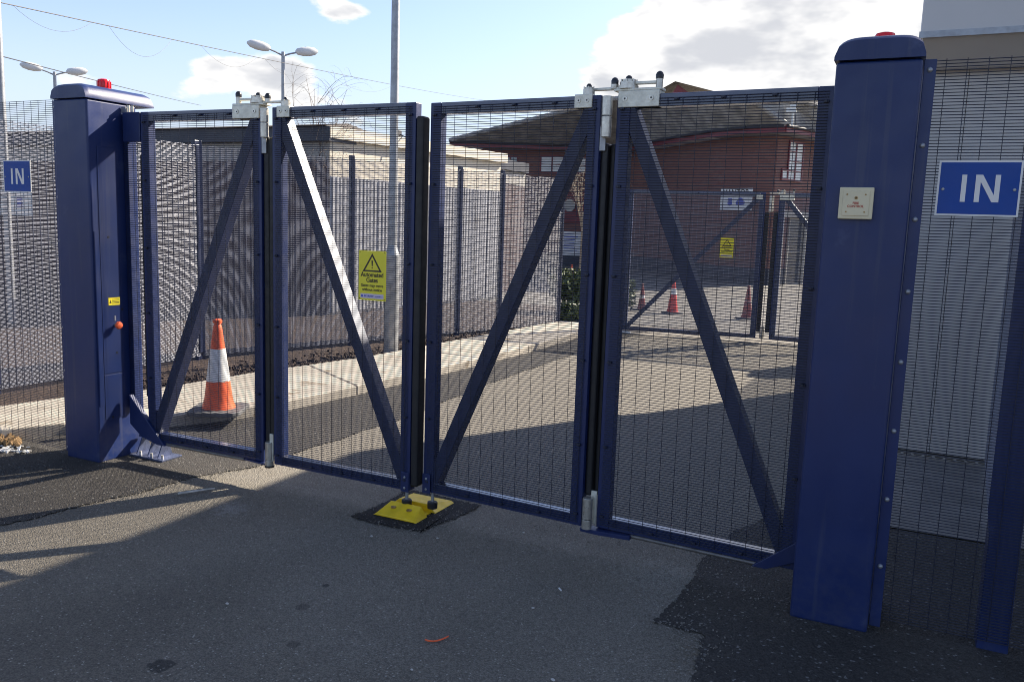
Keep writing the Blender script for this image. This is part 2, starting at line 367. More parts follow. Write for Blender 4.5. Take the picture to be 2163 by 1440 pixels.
# raised concrete path beside the inner fence, cast in bays
front = [(-4.1, -4.2), (-3.75, -1.6), (-3.49, -.285), (-3.30, .12), (-2.86, .65), (-2.60, 1.15), (-2.47, 1.65), (-2.37, 2.6), (-2.28, 3.76), (-2.20, 4.9), (-2.15, 6.2), (-2.15, 8.0), (-2.2, 10.2)]
back = [(-4.9, -4.0), (-4.5, -1.4), (-4.25, .05), (-4.10, .75), (-3.80, 1.45), (-3.70, 2.15), (-3.66, 2.75), (-3.52, 3.25), (-3.40, 3.85), (-3.28, 5.0), (-3.20, 6.3), (-3.10, 7.9), (-2.9, 10.2)]
path = thing('concrete_path', 'raised pale concrete path with cracked bays below the inner mesh fence', 'path', (0, 0, 0)); path['kind'] = 'structure'
for i in range(len(front)-1):
    f0, f1, b0, b1 = (Vector((*p, 0)) for p in (front[i], front[i+1], back[i], back[i+1]))
    e = .004/((f1-f0).length); q = [f0.lerp(f1, e), f1.lerp(f0, e), b1.lerp(b0, e), b0.lerp(b1, e)]
    MB().prism([(p.x, p.y, -.05) for p in q], (0, 0, .05+.10+random.uniform(-.003, .003))).build('slab', 'concrete', path, bevel=.012)
# wavy cracks as thin recessed filler strips
# ------------------------------------------------------------------ gate leaves
HT = 2.4
def gate_leaf(a, b, zb, brace, label, group, stile=.07, zt=HT, name='gate_leaf', wofs=.1, mesh=True, dz=.06, clips=True, wm='wire'):
    a, b = Vector((*a, 0)), Vector((*b, 0)); Wd = (b-a).length; rz = math.atan2(b.y-a.y, b.x-a.x)
    t = thing(name, label, 'gate', (a.x, a.y, zb), rz, group); H = zt-zb
    for x in (0, Wd-stile): Box('stile', 'navy2', t, x, x+stile, 0, dz, 0, H, bevel=.004)
    for z in (0, H-.062): Box('rail', 'navyrail', t, stile, Wd-stile, .002, dz-.002, z, z+.062, bevel=.003)
    # diagonal brace
    x0, z0, x1, z1 = (stile*.6, .03, Wd-stile*.6, H-.03) if brace > 0 else (stile*.6, H-.03, Wd-stile*.6, .03)
    d = Vector((x1-x0, 0, z1-z0)); L = d.length; ang = math.atan2(d.z, d.x)
    m = Matrix.Translation((x0, 0, z0)) @ Matrix.Rotation(-ang, 4, 'Y')
    MB().box(0, L, .007, dz+.026, -.036, .036, m).build('brace', 'navybrace', t, bevel=.003)
    if mesh: wires('mesh_panel', wm, t, .022, Wd-.022, .022, H-.022, y=-.004, xs=wofs)
    if clips:
        c0 = None
        zs = [H*k for k in (.03, .2, .4, .6, .8, .97)]; xs = [Wd*k for k in (.3, .52, .75)]
        for x, z in [(stile*.45, z) for z in zs]+[(Wd-stile*.45, z) for z in zs]+[(x, .03) for x in xs]+[(x, H-.03) for x in xs]:
            if c0 is None: c0 = MB().box(-.011, .011, -.014, -.002, -.006, .006).tube((0, -.018, 0), (0, -.012, 0), .007, n=8).build('clip', 'wire', t, bevel=.0015); c0.location = (x, 0, z)
            else: share(c0, t, (x, 0, z))
    return t, Wd, H
G = 'four mesh gate leaves closed across the entrance'
ZB = .145
L1, W1, H1 = gate_leaf((-2.240, -.014), (-1.205, .004), ZB, 1, 'leftmost blue mesh gate leaf next to the left drive post, brace rising to the right', G, wofs=.13)
L2, W2, H2 = gate_leaf((-1.111, -.002), (-.070, -.002), ZB, -1, 'second mesh gate leaf from the left, carrying the yellow warning sign, brace falling rightwards', G, wofs=.087)
L3, W3, H3 = gate_leaf((-.002, .044), (1.030, -.012), ZB, 1, 'third mesh gate leaf from the left, right of the centre gap, brace rising rightwards', G, wofs=.09)
L4, W4, H4 = gate_leaf((1.105, .019), (2.135, -.03), ZB, -1, 'rightmost blue mesh gate leaf next to the post with the fire control box', G, wofs=.11)
# rubber safety edges
def rubber_edge(t, x0, x1, z0, z1, y0=.012, y1=.085):
    mb = MB(); n = 8; pts = []
    xm = (x0+x1)/2; yr = (y1-y0)/2; ym = (y0+y1)/2
    mb.box(x0, x1, y0, y1, z0, z1)
    return mb.build('safety_edge', 'rubber', t, bevel=.012, seg=3)
rubber_edge(L1, W1+.003, W1+.048, .13, 2.08); rubber_edge(L2, -.041, -.003, .05, 2.08)
rubber_edge(L2, W2+.003, W2+.050, .03, 2.18, -.002, .075)
rubber_edge(L3, W3+.003, W3+.040, .17, 2.02, .02, .13); rubber_edge(L4, -.034, -.003, .17, 2.02, .02, .13)
Box('edge_track', 'galv', L2, W2+.003, W2+.03, .0765, .085, .05, 2.1)
# narrow infill wing on the pivot side of leaf 1 and leaf 4
Box('pivot_plate', 'navy2', L1, -.165, -.004, -.004, .05, 2.06, 2.255, bevel=.003)
Box('pivot_stile', 'navy2', L1, -.200, -.160, .030, .065, .20, 2.255, bevel=.003)
wires('mesh_strip', 'wire', L1, -.196, -.004, .22, 2.05, y=.026, xs=-.10)
rubber_edge(L1, -.052, -.030, .30, 1.98, .03, .06)
Box('pivot_plate', 'navy2', L4, W4+.004, W4+.165, -.004, .05, 2.06, 2.255, bevel=.003)
Box('pivot_stile', 'navy2', L4, W4+.03, W4+.09, 0, .06, .05, 2.058, bevel=.003)
# folding gear on the joint of two leaves
def fold_gear(big, sx, xb, small, xs, cx):
    """big: leaf that carries the long bracket; sx +1 when it lies to the right of the joint; xb, xs edge positions in leaf coordinates"""
    z = 2.255
    def X(x0, x1): return (min(xb+sx*x0, xb+sx*x1), max(xb+sx*x0, xb+sx*x1))
    br = Box('bracket', 'zinc', big, *X(.008, .222), -.012, .072, z-.062, z+.018, bevel=.003)
    Box('bracket_top', 'zinc', big, *X(-.02, .226), -.006, .075, z+.0185, z+.031, bevel=.003)
    for x in (.045, .182):
        s = MB().tube((xb+sx*x, -.0155, z-.02), (xb+sx*x, -.0122, z-.02), .0125, n=16).build('screw_head', 'steel', big, smooth=True)
        MB().tube((xb+sx*x, -.0162, z-.02), (xb+sx*x, -.0156, z-.02), .005, n=6).build('socket', 'blackcap', s)
    # drum with ring of bolts
    dx = xb+sx*.045
    MB().lathe([(.050, 0), (.050, .016), (.044, .017), (.044, .034), (.036, .036), (.036, .046)], (dx, .03, z+.031), 24).build('drum', 'steel', big, smooth=True)
    for k in range(7):
        a = k*2*PI/7+.3; MB().tube((dx+.040*math.cos(a), .03+.040*math.sin(a), z+.065), (dx+.040*math.cos(a), .03+.040*math.sin(a), z+.078), .0035, n=6).build('drum_bolt', 'steel', big)
    MB().lathe([(.017, 0), (.017, .008), (.014, .016), (.007, .021)], (dx, .03, z+.077), 14).build('grease_cap', 'blackcap', big, smooth=True)
    # end post and link bar
    ex = xb+sx*.205
    MB().tube((ex, .03, z+.031), (ex, .03, z+.075), .017, n=16).build('arm_post', 'steel', big, smooth=True)
    MB().lathe([(.019, 0), (.020, .018), (.015, .030), (.006, .036)], (ex, .03, z+.0752), 14).build('post_cap', 'blackcap', big, smooth=True)
    MB().box(*X(.08, .192), .017, .043, z+.052, z+.066).build('link_bar', 'zinc', big, bevel=.003)
    c2 = xb-sx*.03
    MB().tube((c2, .03, z+.036), (c2, .03, z+.058), .02, n=14).build('pin', 'steel', big, smooth=True)
    MB().lathe([(.018, 0), (.019, .018), (.013, .030), (.006, .034)], (c2, .03, z+.0582), 14).build('pin_cap', 'blackcap', big, smooth=True)
    MB().box(*sorted((xb+sx*.0, xb-sx*.155)), .018, .042, z+.030, z+.044).build('tie_bar', 'zinc', big, bevel=.003)
    # small bracket on the other leaf
    def S(x0, x1): return (min(xs-sx*x0, xs-sx*x1), max(xs-sx*x0, xs-sx*x1))
    Box('bracket', 'zinc', small, *S(.045, .142), -.012, .07, z-.062, z+.006, bevel=.003)
    for x in (.072, .118):
        s = MB().tube((xs-sx*x, -.0155, z-.025), (xs-sx*x, -.0122, z-.025), .0115, n=16).build('screw_head', 'steel', small, smooth=True)
        MB().tube((xs-sx*x, -.0162, z-.025), (xs-sx*x, -.0156, z-.025), .0045, n=6).build('socket', 'blackcap', s)
    MB().lathe([(.030, 0), (.030, .028), (.022, .029), (.022, .038)], (xs-sx*.082, .03, z+.006), 18).build('drum', 'steel', small, smooth=True)
    for k in range(5):
        a = k*2*PI/5; MB().tube((xs-sx*.082+.026*math.cos(a), .03+.026*math.sin(a), z+.034), (xs-sx*.082+.026*math.cos(a), .03+.026*math.sin(a), z+.047), .003, n=6).build('drum_bolt', 'steel', small)
    MB().lathe([(.014, 0), (.014, .008), (.008, .018)], (xs-sx*.082, .03, z+.044), 12).build('grease_cap', 'blackcap', small, smooth=True)
fold_gear(L4, 1, 0., L3, W3, 0); fold_gear(L1, -1, W1, L2, 0., 0)
def barrels(leaf, x, zs, r, ps=.02):
    for z0, z1 in zs:
        MB().tube((x, -.012, z0), (x, -.012, z1), r, n=20).build('hinge_barrel', 'steel', leaf, smooth=True, bevel=.002)
barrels(L1, W1+.038, ((2.165, 2.25), (2.075, 2.162)), .026); barrels(L3, W3+.040, ((2.15, 2.245), (2.045, 2.147)), .026)
barrels(L1, W1+.060, ((.028, .145), (-.012, .025)), .027); barrels(L3, W3+.038, ((.055, .170), (.0, .052)), .027)
MB().tube((W1+.06, -.012, -.022), (W1+.06, -.012, -.0125), .031, n=18).build('hinge_foot', 'blackcap', L1)
for lf, x0, x1 in ((L2, -.03, -.002), (L4, -.034, -.002)): Box('hinge_plate', 'zinc', lf, x0, x1, -.008, .004, .02, .20, bevel=.002)
for lf, x0, x1 in ((L1, W1+.002, W1+.038), (L3, W3+.002, W3+.034)): Box('hinge_plate', 'galv', lf, x0, x1, .0, .008, 1.98, 2.10, bevel=.002)
MB().prism([(-.075, -.04, -.026), (-.075, .02, -.026), (.20, .03, -.026), (.20, -.02, -.026), (.02, -.045, -.026)], (0, 0, .022)).build('pivot_arm', 'navy2', L4, bevel=.002)
MB().prism([(W1+.06, -.03, -.012), (W1+.06, .03, -.012), (W1-.17, .03, -.012), (W1-.17, -.0, -.012)], (0, 0, .010)).build('pivot_arm', 'navy2', L1)
MB().tube((.19, .012, -.012), (W4-.16, .012, -.012), .0115, n=14).build('torsion_rod', 'rod', L4, smooth=True)
MB().tube((.14, .012, -.012), (W1-.17, .012, -.012), .0115, n=14).build('torsion_rod', 'rod', L1, smooth=True)
# corner plates with bolts and drop pins
for lf, x in ((L2, W2-.055), (L3, .0)):
    Box('corner_plate', 'navy2', lf, x, x+.055, -.012, -.0065, -.006, .115, bevel=.002)
    for z in (.02, .085): MB().lathe([(.0075, 0), (.0075, .003), (.004, .006)], (0, 0, 0), 12).build('bolt', 'galv', lf, smooth=True).matrix_local = Matrix.Translation((x+.027, -.012, z)) @ Matrix.Rotation(PI/2, 4, 'X')
for lf, x in ((L2, W2-.03), (L3, .055)):
    MB().tube((x, .02, -.06), (x, .02, .0), .010, n=14).build('drop_pin', 'galv', lf, smooth=True)
    MB().lathe([(.030, 0), (.031, .034), (.026, .040)], (x, .02, -.099), 20).build('pin_roller', 'rubber', lf, smooth=True)
# gussets at the pivots
MB().prism([(-.16, -.02, .31), (.17, -.02, -.018), (.10, -.02, -.018), (-.05, -.02, .02), (-.16, -.02, .10)], (0, .035, 0)).build('gusset', 'navy2', L1, bevel=.003)
MB().prism([(W4-.20, -.02, -.018), (W4-.13, -.02, -.018), (W4+.12, -.02, .10), (W4+.12, -.02, .22), (W4+.03, -.02, .17)], (0, .035, 0)).build('gusset', 'navy2', L4, bevel=.003)

# ------------------------------------------------------------------ drive posts
def drive_post(x, y, mirror, label):
    """x,y = front left corner of the .33 m wide box; body .27 deep, cap .52 deep"""
    t = thing('gate_post', label, 'gate post', (x, y, 0), 0, 'gate drive posts'); w = .33
    b = Box('post_body', 'navy', t, 0, w, 0, .39, 0, 2.462, bevel=.014, seg=4)
    # cap with crowned top
    prof = []; n = 24
    for i in range(n+1):
        u = i/n; xx = -.008 + u*(w+.016); zz = .078*(1-abs(2*u-1)**5)**.5 if 0 < i < n else 0.
        prof.append((xx, zz))
    mb = MB(); pts = [(-.008, 0, 2.466), *[(px, 0, 2.466+.018+pz) for px, pz in prof], (w+.008, 0, 2.466)]
    rings = [(0.0, .82), (.012, .93), (.035, 1.), (.50, 1.), (.53, .90), (.545, .55)]
    vs = []; m = len(pts)
    for yy, s in rings: vs += [(p[0], -.01+yy, 2.466 + (p[2]-2.466)*s) for p in pts]
    fs = [(r*m+i, r*m+(i+1) % m, (r+1)*m+(i+1) % m, (r+1)*m+i) for r in range(len(rings)-1) for i in range(m)]
    fs += [tuple(range(m-1, -1, -1)), tuple(range((len(rings)-1)*m, len(rings)*m))]
    mb.add(vs, fs).build('post_cap', 'navy', t, smooth=True)
    # flange that clamps the fence
    fx = (w+.004, w+.05) if not mirror else (-.055, -.004)
    Box('fence_flange', 'navy', t, fx[0], fx[1], .035, .043, .03, 2.462, bevel=.002)
    k = 0
    for z in (2.42, 2.12, 1.82, 1.52, 1.22, .92, .615, .31) + ((.06,) if mirror else ()):
        MB().lathe([(.011, 0), (.010, .004), (.006, .008), (.002, .009)], (0, 0, 0), 14).build('dome_bolt', 'galv', t, smooth=True).matrix_local = Matrix.Translation(((fx[0]+fx[1])/2, .035, z)) @ Matrix.Rotation(PI/2, 4, 'X')
    return t
PR = drive_post(2.150, -.235, False, 'tall navy gate post on the right with the cream fire control box')
PL = drive_post(-2.775, -.262, True, 'tall navy gate post on the left with a yellow sticker on its side')
# side door, hatches and holes of the left post (its right-hand face)
w = .33
for y0, y1, z0, z1, nm in ((.065, .225, .62, 2.16, 'access_door'), (.02, .06, .40, 1.6, 'access_strip')):
    Box(nm, 'navy', PL, w+.0005, w+.004, y0, y1, z0, z1, bevel=.0015)
Box('access_door', 'navy', PL, w+.0005, w+.004, .065, .225, .30, .612, bevel=.0015)
for y, z in ((.222, 1.06), (.12, .31), (.13, 1.56), (.17, .76)): MB().tube((w+.004, y, z), (w+.006, y, z), .009, n=12).build('hole_plug', 'blackcap', PL)
kn = MB().tube((w+.003, .165, .955), (w+.035, .165, .955), .012, n=12).build('knob_stem', 'steel', PL)
MB().lathe([(.024, 0), (.027, .006), (.022, .02), (.008, .026)], (0, 0, 0), 18).build('stop_knob', 'orange', PL, smooth=True).matrix_local = Matrix.Translation((w+.03, .165, .955)) @ Matrix.Rotation(PI/2, 4, 'Y')
Box('key_tag', 'galv', PL, w+.005, w+.007, .158, .168, .985, 1.02)
Box('motor_mount', 'galv', PL, w+.004, w+.05, .262, .27, 2.40, 2.44); 
MB().tube((w+.03, .30, 2.41), (w+.03, .30, 2.455), .012, n=12).build('motor_bolt', 'steel', PL)
MB().tube((w+.07, .30, 2.41), (w+.07, .30, 2.45), .010, n=12).build('motor_bolt', 'steel', PL)
# floor bearing of left leaf
fb = thing('floor_bearing', 'galvanised floor bearing bracket with bolts at the foot of the left gate post', 'bracket', (-2.30, .05, 0))
Box('base_plate', 'bluesteel', fb, -.13, .20, -.08, .10, .007, .020, bevel=.002)
for x in (-.09, .02, .12): MB().prism([(x, -.05, .020), (x, .08, .020), (x, .04, .13), (x, -.0, .13)], (.010, 0, 0)).build('rib', 'bluesteel', fb, bevel=.001)
Box('bearing_block', 'bluesteel', fb, -.12, .09, -.0, .06, .1305, .148, bevel=.003)
for x in (-.05, .06, .165): MB().tube((x, -.045, .0205), (x, -.045, .045), .009, n=6).build('anchor_bolt', 'steel', fb)
fb2 = copy_tree(fb); fb2.location = (2.33, .05, 0); fb2['label'] = 'galvanised floor bearing bracket behind the foot of the right gate post'
# beacons
def beacon(loc, label):
    t = thing('beacon', label, 'warning light', loc, 0, 'red beacons on the gate posts')
    MB().lathe([(.046, 0), (.046, .012)], (0, 0, 0), 24).build('beacon_base', 'galv', t, smooth=True)
    MB().lathe([(.042, .0125), (.044, .03), (.043, .058), (.038, .07), (.02, .076)], (0, 0, 0), 24).build('lens', 'red', t, smooth=True)
    for k in range(12):
        a = k*PI/6; MB().box(-.0015, .0015, .042, .0465, .016, .058, Matrix.Rotation(a, 4, 'Z')).build('lens_rib', 'red', t)
beacon((-2.6, -.0, 2.555), 'red beacon on top of the left gate post against blue sky')
beacon((2.315, .03, 2.550), 'red beacon barely showing above the cap of the right gate post')
# fire control box
fc = thing('control_box', 'cream square fire control box on the front of the right gate post', 'switch box', (2.277, -.235, 1.88))
Box('housing', 'cream', fc, -.067, .067, -.022, -.0005, -.066, .066, bevel=.004)
Box('cover_plate', 'cream', fc, -.052, .052, -.0255, -.0222, -.052, .052, bevel=.0015)
for x in (-.036, .036):
    for z in (-.036, .036): MB().tube((x, -.0268, z), (x, -.0256, z), .0035, n=10).build('screw', 'rust', fc)
MB().tube((0, -.0272, .022), (0, -.0256, .022), .0065, n=14).build('key_switch', 'rust', fc)
MB().tube((0, -.0278, .022), (0, -.0273, .022), .003, n=10).build('keyhole', 'ink', fc)
text('FIRE', .0135, (0, -.0262, 0), 'inkred', fc); text('CONTROL', .0135, (0, -.0262, -.013), 'inkred', fc)
# yellow sticker on left post side
st = thing('sticker', 'small yellow warning sticker on the side of the left gate post', 'sticker', (-2.775+w+.0045, -.262+.16, 1.12), PI/2)
Box('sticker_face', 'signyellow', st, -.045, .045, -.0012, 0, -.026, .026)
for z in (.012, .002, -.008, -.016): Box('print', 'ink', st, -.018+random.uniform(-.003, .003), .040, -.0018, -.0013, z, z+.004)
MB().prism([(-.040, -.0018, -.012), (-.022, -.0018, -.012), (-.031, -.0018, .012)], (0, .0005, 0)).build('print', 'ink', st)

# ------------------------------------------------------------------ warning sign
def warn_sign(loc, rz, label, s=1., group=None):
    t = thing('warning_sign', label, 'sign', loc, rz, group)
    Wd, Hd = .195*s, .292*s
    Box('sign_plate', 'signyellow', t, -Wd/2, Wd/2, -.003, 0, -Hd/2, Hd/2, bevel=.002)
    zt, zb, hw = Hd*.45, Hd*.08, Wd*.35; th = .026*s
    A, B, C_ = Vector((0, 0, zt)), Vector((-hw, 0, zb)), Vector((hw, 0, zb)); cc = (A+B+C_)/3
    o = [A, B, C_]; i = [cc+(p-cc)*.74 for p in o]
    mb = MB()
    for k in range(3):
        k2 = (k+1) % 3; q = [o[k], o[k2], i[k2], i[k]]; mb.prism([(p.x, -.0038, p.z) for p in q], (0, .0007, 0))
    mb.build('warning_triangle', 'ink', t)
    MB().prism([(-.0055*s, -.0038, cc.z+.030*s), (.0055*s, -.0038, cc.z+.030*s), (.003*s, -.0038, cc.z-.004*s), (-.003*s, -.0038, cc.z-.004*s)], (0, .0007, 0)).box(-.0038*s, .0038*s, -.0038, -.0031, cc.z-.016*s, cc.z-.009*s).build('exclamation_mark', 'ink', t)
    text('Automated', .037*s, (0, -.0034, .005*s), 'ink', t, sx=.95); text('Gates', .037*s, (0, -.0034, -.027*s), 'ink', t, sx=.95)
    text('Gates may move', .0235*s, (0, -.0034, -.058*s), 'ink', t); text('without notice', .0235*s, (0, -.0034, -.083*s), 'ink', t)
    Box('maker_strip', 'signpink', t, -Wd*.42, Wd*.42, -.0036, -.0031, -Hd*.46, -Hd*.365)
    text('SECURAFIT', .014*s, (-.022*s, -.0040, -Hd*.415), 'inkblue', t); text('www.securafit.co.uk', .0068*s, (.048*s, -.0040, -Hd*.415), 'inkblue', t)
    MB().tube((-Wd*.36, -.0042, -Hd*.415), (-Wd*.36, -.0037, -Hd*.415), .007*s, n=14).build('maker_mark', 'inkblue', t)
    for x in (-.088*s, .088*s):
        for z in (-.137*s, .137*s): MB().tube((x, -.0045, z), (x, -.0031, z), .003*s, n=8).build('fixing', 'ink', t)
    return t
warn_sign((-.345, -.014, 1.414), 0, 'yellow Automated Gates warning sign fixed to the second gate leaf', 1.)
# ------------------------------------------------------------------ IN signs
def in_sign(x, y, z, label):
    t = thing('direction_sign', label, 'sign', (x, y, z), 0, 'blue IN signs'); w2, h2 = .15, .1115
    Box('backing', 'signwhite', t, -w2, w2, -.0035, 0, -h2, h2, bevel=.0)
    Box('blue_face', 'signblue', t, -w2+.0075, w2-.0075, -.0042, -.0036, -h2+.0075, h2-.0075)
    yb, d = -.0055, (0, .0012, 0); hz = .0545
    MB().box(-.062, -.044, yb, yb+.0012, -hz, hz).build('letter_I', 'signwhite', t)
    s = .0185; xl, xr = -.012, .076
    MB().prism([(xl, yb, -hz), (xl+s, yb, -hz), (xl+s, yb, hz-.028), (xr-s-.006, yb, -hz), (xr, yb, -hz), (xr, yb, hz), (xr-s, yb, hz), (xr-s, yb, -hz+.028), (xl+s+.006, yb, hz), (xl, yb, hz)], d).build('letter_N', 'signwhite', t)
    for sx in (-1, 1):
        MB().lathe([(.006, 0), (.006, .002), (.004, .0035)], (0, 0, 0), 14).build('screw', 'galv', t, smooth=True).matrix_local = Matrix.Translation((sx*.128, -.0042, -.004)) @ Matrix.Rotation(PI/2, 4, 'X')
in_sign(2.727, -.153, 1.952, 'blue IN sign with white border on the right hand mesh fence')
in_sign(-3.25, -.213, 1.957, 'blue IN sign with white border on the left hand mesh fence')
# ------------------------------------------------------------------ outer fences
fr = thing('mesh_fence', 'navy mesh fence right of the gate posts, behind the larger IN sign', 'fence', (2.49, -.148, 0), 0, 'mesh security fences')
wires('mesh_panel', 'wire', fr, 0, 1.9, .05, 2.47, y=0, r=.002, xs=.075)
Box('fence_post', 'navy', fr, .42, .54, .012, .15, 0, 2.22, bevel=.006)
MB().prism([(.405, .010, .62), (.44, .010, .35), (.44, .010, 2.1), (.405, .010, 2.02)], (0, .008, 0)).build('stiffener_plate', 'navy', fr)
fl = thing('mesh_fence', 'navy mesh fence left of the gate posts, behind the smaller IN sign', 'fence', (-2.83, -.212, 0), 0, 'mesh security fences')
wires('mesh_panel', 'wire', fl, -2.4, .01, .03, 2.47, y=0, r=.002, xs=-2.37)
Box('fence_post', 'navy', fl, -2.46, -2.40, -.03, .03, 0, 2.5, bevel=.004)
rf = thing('mesh_fence', 'mesh fence running back from the right fence to the grey cabin corner', 'fence', (2.985, -.0, 0), math.atan2(3.3, .16), 'mesh security fences')
wires('mesh_panel', 'wiresunlit', rf, .02, 3.28, .05, 2.3, y=0, r=.002, xs=.06)
# inner fence beside the path
def back_fence(pts, label, H=2.52):
    a, b = Vector((*pts[0], 0)), Vector((*pts[-1], 0)); rz = math.atan2(b.y-a.y, b.x-a.x)
    t = thing('mesh_fence', label, 'fence', a, rz, 'mesh security fences')
    L = (b-a).length; ss = [(Vector((*p, 0))-a).length for p in pts]
    for s0, s1 in zip(ss[:-1], ss[1:]): wires('mesh_panel', 'wiresunlit', t, s0+.004, s1-.004, .06, H, y=-.004, r=.0028, rv=.002, xs=s0+.03)
    for s in ss:
        Box('fence_post', 'navyback', t, s-.03, s+.03, .004, .064, 0, H+.05, bevel=.004)
        Box('clamp_bar', 'navyback', t, s-.022, s+.022, -.014, -.007, .1, H, bevel=.002)
    return t
back_fence([(-5.06, 3.2), (-4.356, 5.188), (-3.723, 7.009), (-3.432, 7.845), (-2.965, 9.185)], 'long inner mesh fence beyond the gate beside the concrete path')
back_fence([(-5.0, -4.3), (-5.0, -1.8), (-5.05, .7), (-5.06, 3.16)], 'inner mesh fence continuing left behind the left gate post')

# ------------------------------------------------------------------ gate stop
gs = thing('gate_stop', 'yellow two-part steel floor stop with a slot for the gate pins', 'gate stop', (-.09, .035, .009))
def wedge(y0, y1, lo, hi, x0, x1, i0, i1):
    # ramp rising from y0 (low) to y1 (high)
    return [(x0, y0, 0), (x1, y0, 0), (x1, y1, 0), (x0, y1, 0), (x0+.02, y0, lo), (x1-.02, y0, lo), (i1, y1, hi), (i0, y1, hi)]
BF = ((0, 3, 2, 1), (4, 5, 6, 7), (0, 1, 5, 4), (1, 2, 6, 5), (2, 3, 7, 6), (3, 0, 4, 7))
rp = MB().add(wedge(-.165, -.038, .012, .058, -.15, .15, -.105, .105), BF).build('front_ramp', 'yellow', gs, bevel=.003)
vs = [(x, -y, z) for x, y, z in wedge(-.265, -.038, .012, .050, -.16, .16, -.10, .10)]
MB().add(vs, [tuple(reversed(f)) for f in BF]).build('rear_ramp', 'yellow', gs, bevel=.003)
Box('channel_plate', 'yellow', gs, -.13, .13, -.037, .037, 0, .006)
for x, y, z in ((-.055, -.09, .041), (.055, -.09, .041), (.07, .12, .035)):
    MB().tube((x, y, z-.004), (x, y, z+.003), .017, n=18).build('anchor_bolt', 'rust', gs)

# ------------------------------------------------------------------ traffic cones
def cone(loc, rz, label, body='orange', h=.75, sleeve=(.30, .60), group='traffic cones'):
    t = thing('traffic_cone', label, 'traffic cone', loc, rz, group); s = h/.75
    R = lambda z: (.125 - .095*(z/.72))*s if z > .1 else (.125 - .095*(z/.72) + .02*(1-z/.1))*s
    def band(z0, z1, e=0.):
        k = 5; return [(R(z0+(z1-z0)*i/k)+e, (z0+(z1-z0)*i/k)*s) for i in range(k+1)]
    q = .205*s
    MB().prism([(x, y, 0) for x, y in ((-q, -q*.8), (-q*.8, -q), (q*.8, -q), (q, -q*.8), (q, q*.8), (q*.8, q), (-q*.8, q), (-q, q*.8))], (0, 0, .035*s)).build('base', 'conebase', t, bevel=.006)
    MB().lathe(band(.036, sleeve[0]), n=28).build('cone_skirt', body, t, smooth=True)
    MB().lathe(band(sleeve[0], sleeve[1], .0025), n=28).build('reflective_sleeve', 'white', t, smooth=True)
    MB().lathe(band(sleeve[1], .70)+[(.030*s, .705*s), (.026*s, .72*s), (.036*s, .728*s), (.036*s, .75*s), (.028*s, .757*s)], n=28).build('cone_tip', body, t, smooth=True)
    return t
cone((-2.63, 1.03, .10), .5, 'large orange and white traffic cone on the corner of the concrete path', h=.775, sleeve=(.26, .52))
for px, py, lab, body, hh, sl in ((1420, 662, 'red and white cone standing alone in the yard left of the far gate joint', 'conered', .70, (.42, .56)),
                     (1355, 655, 'slim red cone beside the bush, left of the red and white cone', 'coneshade', .55, (.34, .42)),
                     (1577, 674, 'red cone with its shade painted in, next to the far gate joint', 'coneshade', .66, (.40, .41)),
                     (1206, 606, 'distant cone behind the hedge, the left one of a pair', 'orange', .62, (.10, .30)),
                     (1226, 606, 'distant cone behind the hedge, the right one of a pair', 'orange', .62, (.10, .30))):
    g = atz(px, py); cone((g.x, g.y, .006), random.random(), lab, body, hh, sl)

# ------------------------------------------------------------------ lamp posts and poles
lp = thing('lamp_post', 'tall grey tubular lamp post standing by the path behind the second gate leaf', 'lamp post', (-3.43, 4.76, 0))
MB().tube((0, 0, 0), (0, 0, 1.30), .092, n=24).build('post_base', 'galv', lp, smooth=True)
MB().lathe([(.092, 0), (.075, .05), (.056, .12)], (0, 0, 1.30), 24).build('shoulder', 'galv', lp, smooth=True)
MB().tube((0, 0, 1.42), (0, 0, 8.2), .054, .045, n=24).build('shaft', 'galv', lp, smooth=True)
Box('access_door', 'galv', lp, -.04, .04, -.096, -.090, .45, .95, bevel=.004)
MB().path([(0, 0, 8.2), (.3, 0, 8.32), (.8, 0, 8.36)], [.04, .035, .03], 10).build('arm', 'galv', lp)
MB().lathe([(.02, -.3), (.11, -.15), (.13, .05), (.09, .25), (.02, .32)], (0, 0, 0), 16, .6).build('lamp_head', 'lampwhite', lp, smooth=True).matrix_local = Matrix.Translation((1.1, 0, 8.36)) @ Matrix.Rotation(PI/2, 4, 'Y')
g = D(5, 240, 14.5)
lq = thing('utility_pole', 'thin pale pole at the left edge holding the overhead cables', 'pole', (g.x, g.y, 0))
MB().tube((0, 0, 0), (0, 0, 7.2), .055, .045, n=20).build('shaft', 'galv', lq, smooth=True)
def twin_lamp(top, label, rz):
    t = thing('lamp_post', label, 'lamp post', (top.x, top.y, 0), rz, 'twin-headed street lamps'); z = top.z
    MB().tube((0, 0, 0), (0, 0, z), .085, .055, n=14).build('shaft', 'galv', t, smooth=True)
    for s in (-1, 1):
        MB().path([(0, 0, z-.12), (s*.22, 0, z-.03), (s*.42, 0, z+.03)], [.028, .025, .025], 8).build('arm', 'galv', t)
        h = MB().lathe([(.03, -.36), (.10, -.30), (.14, -.12), (.145, .08), (.11, .26), (.03, .36)], (0, 0, 0), 16, .62).build('lamp_head', 'lampwhite', t, smooth=True)
        h.matrix_local = Matrix.Translation((s*.74, 0, z+.10)) @ Matrix.Rotation(s*(PI/2-.13), 4, 'Y')
        MB().lathe([(.03, -.24), (.09, -.2), (.12, -.02), (.08, .2), (.03, .25)], (0, 0, 0), 14, .5).build('lamp_glass', 'galv', h).location = (-.028*s, 0, 0)
twin_lamp(D(598, 110, 28), 'twin-headed street lamp on a grey column above the second gate joint', YAW+.5)
twin_lamp(D(115, 152, 36), 'twin-headed street lamp rising behind the left gate post', YAW+.5)
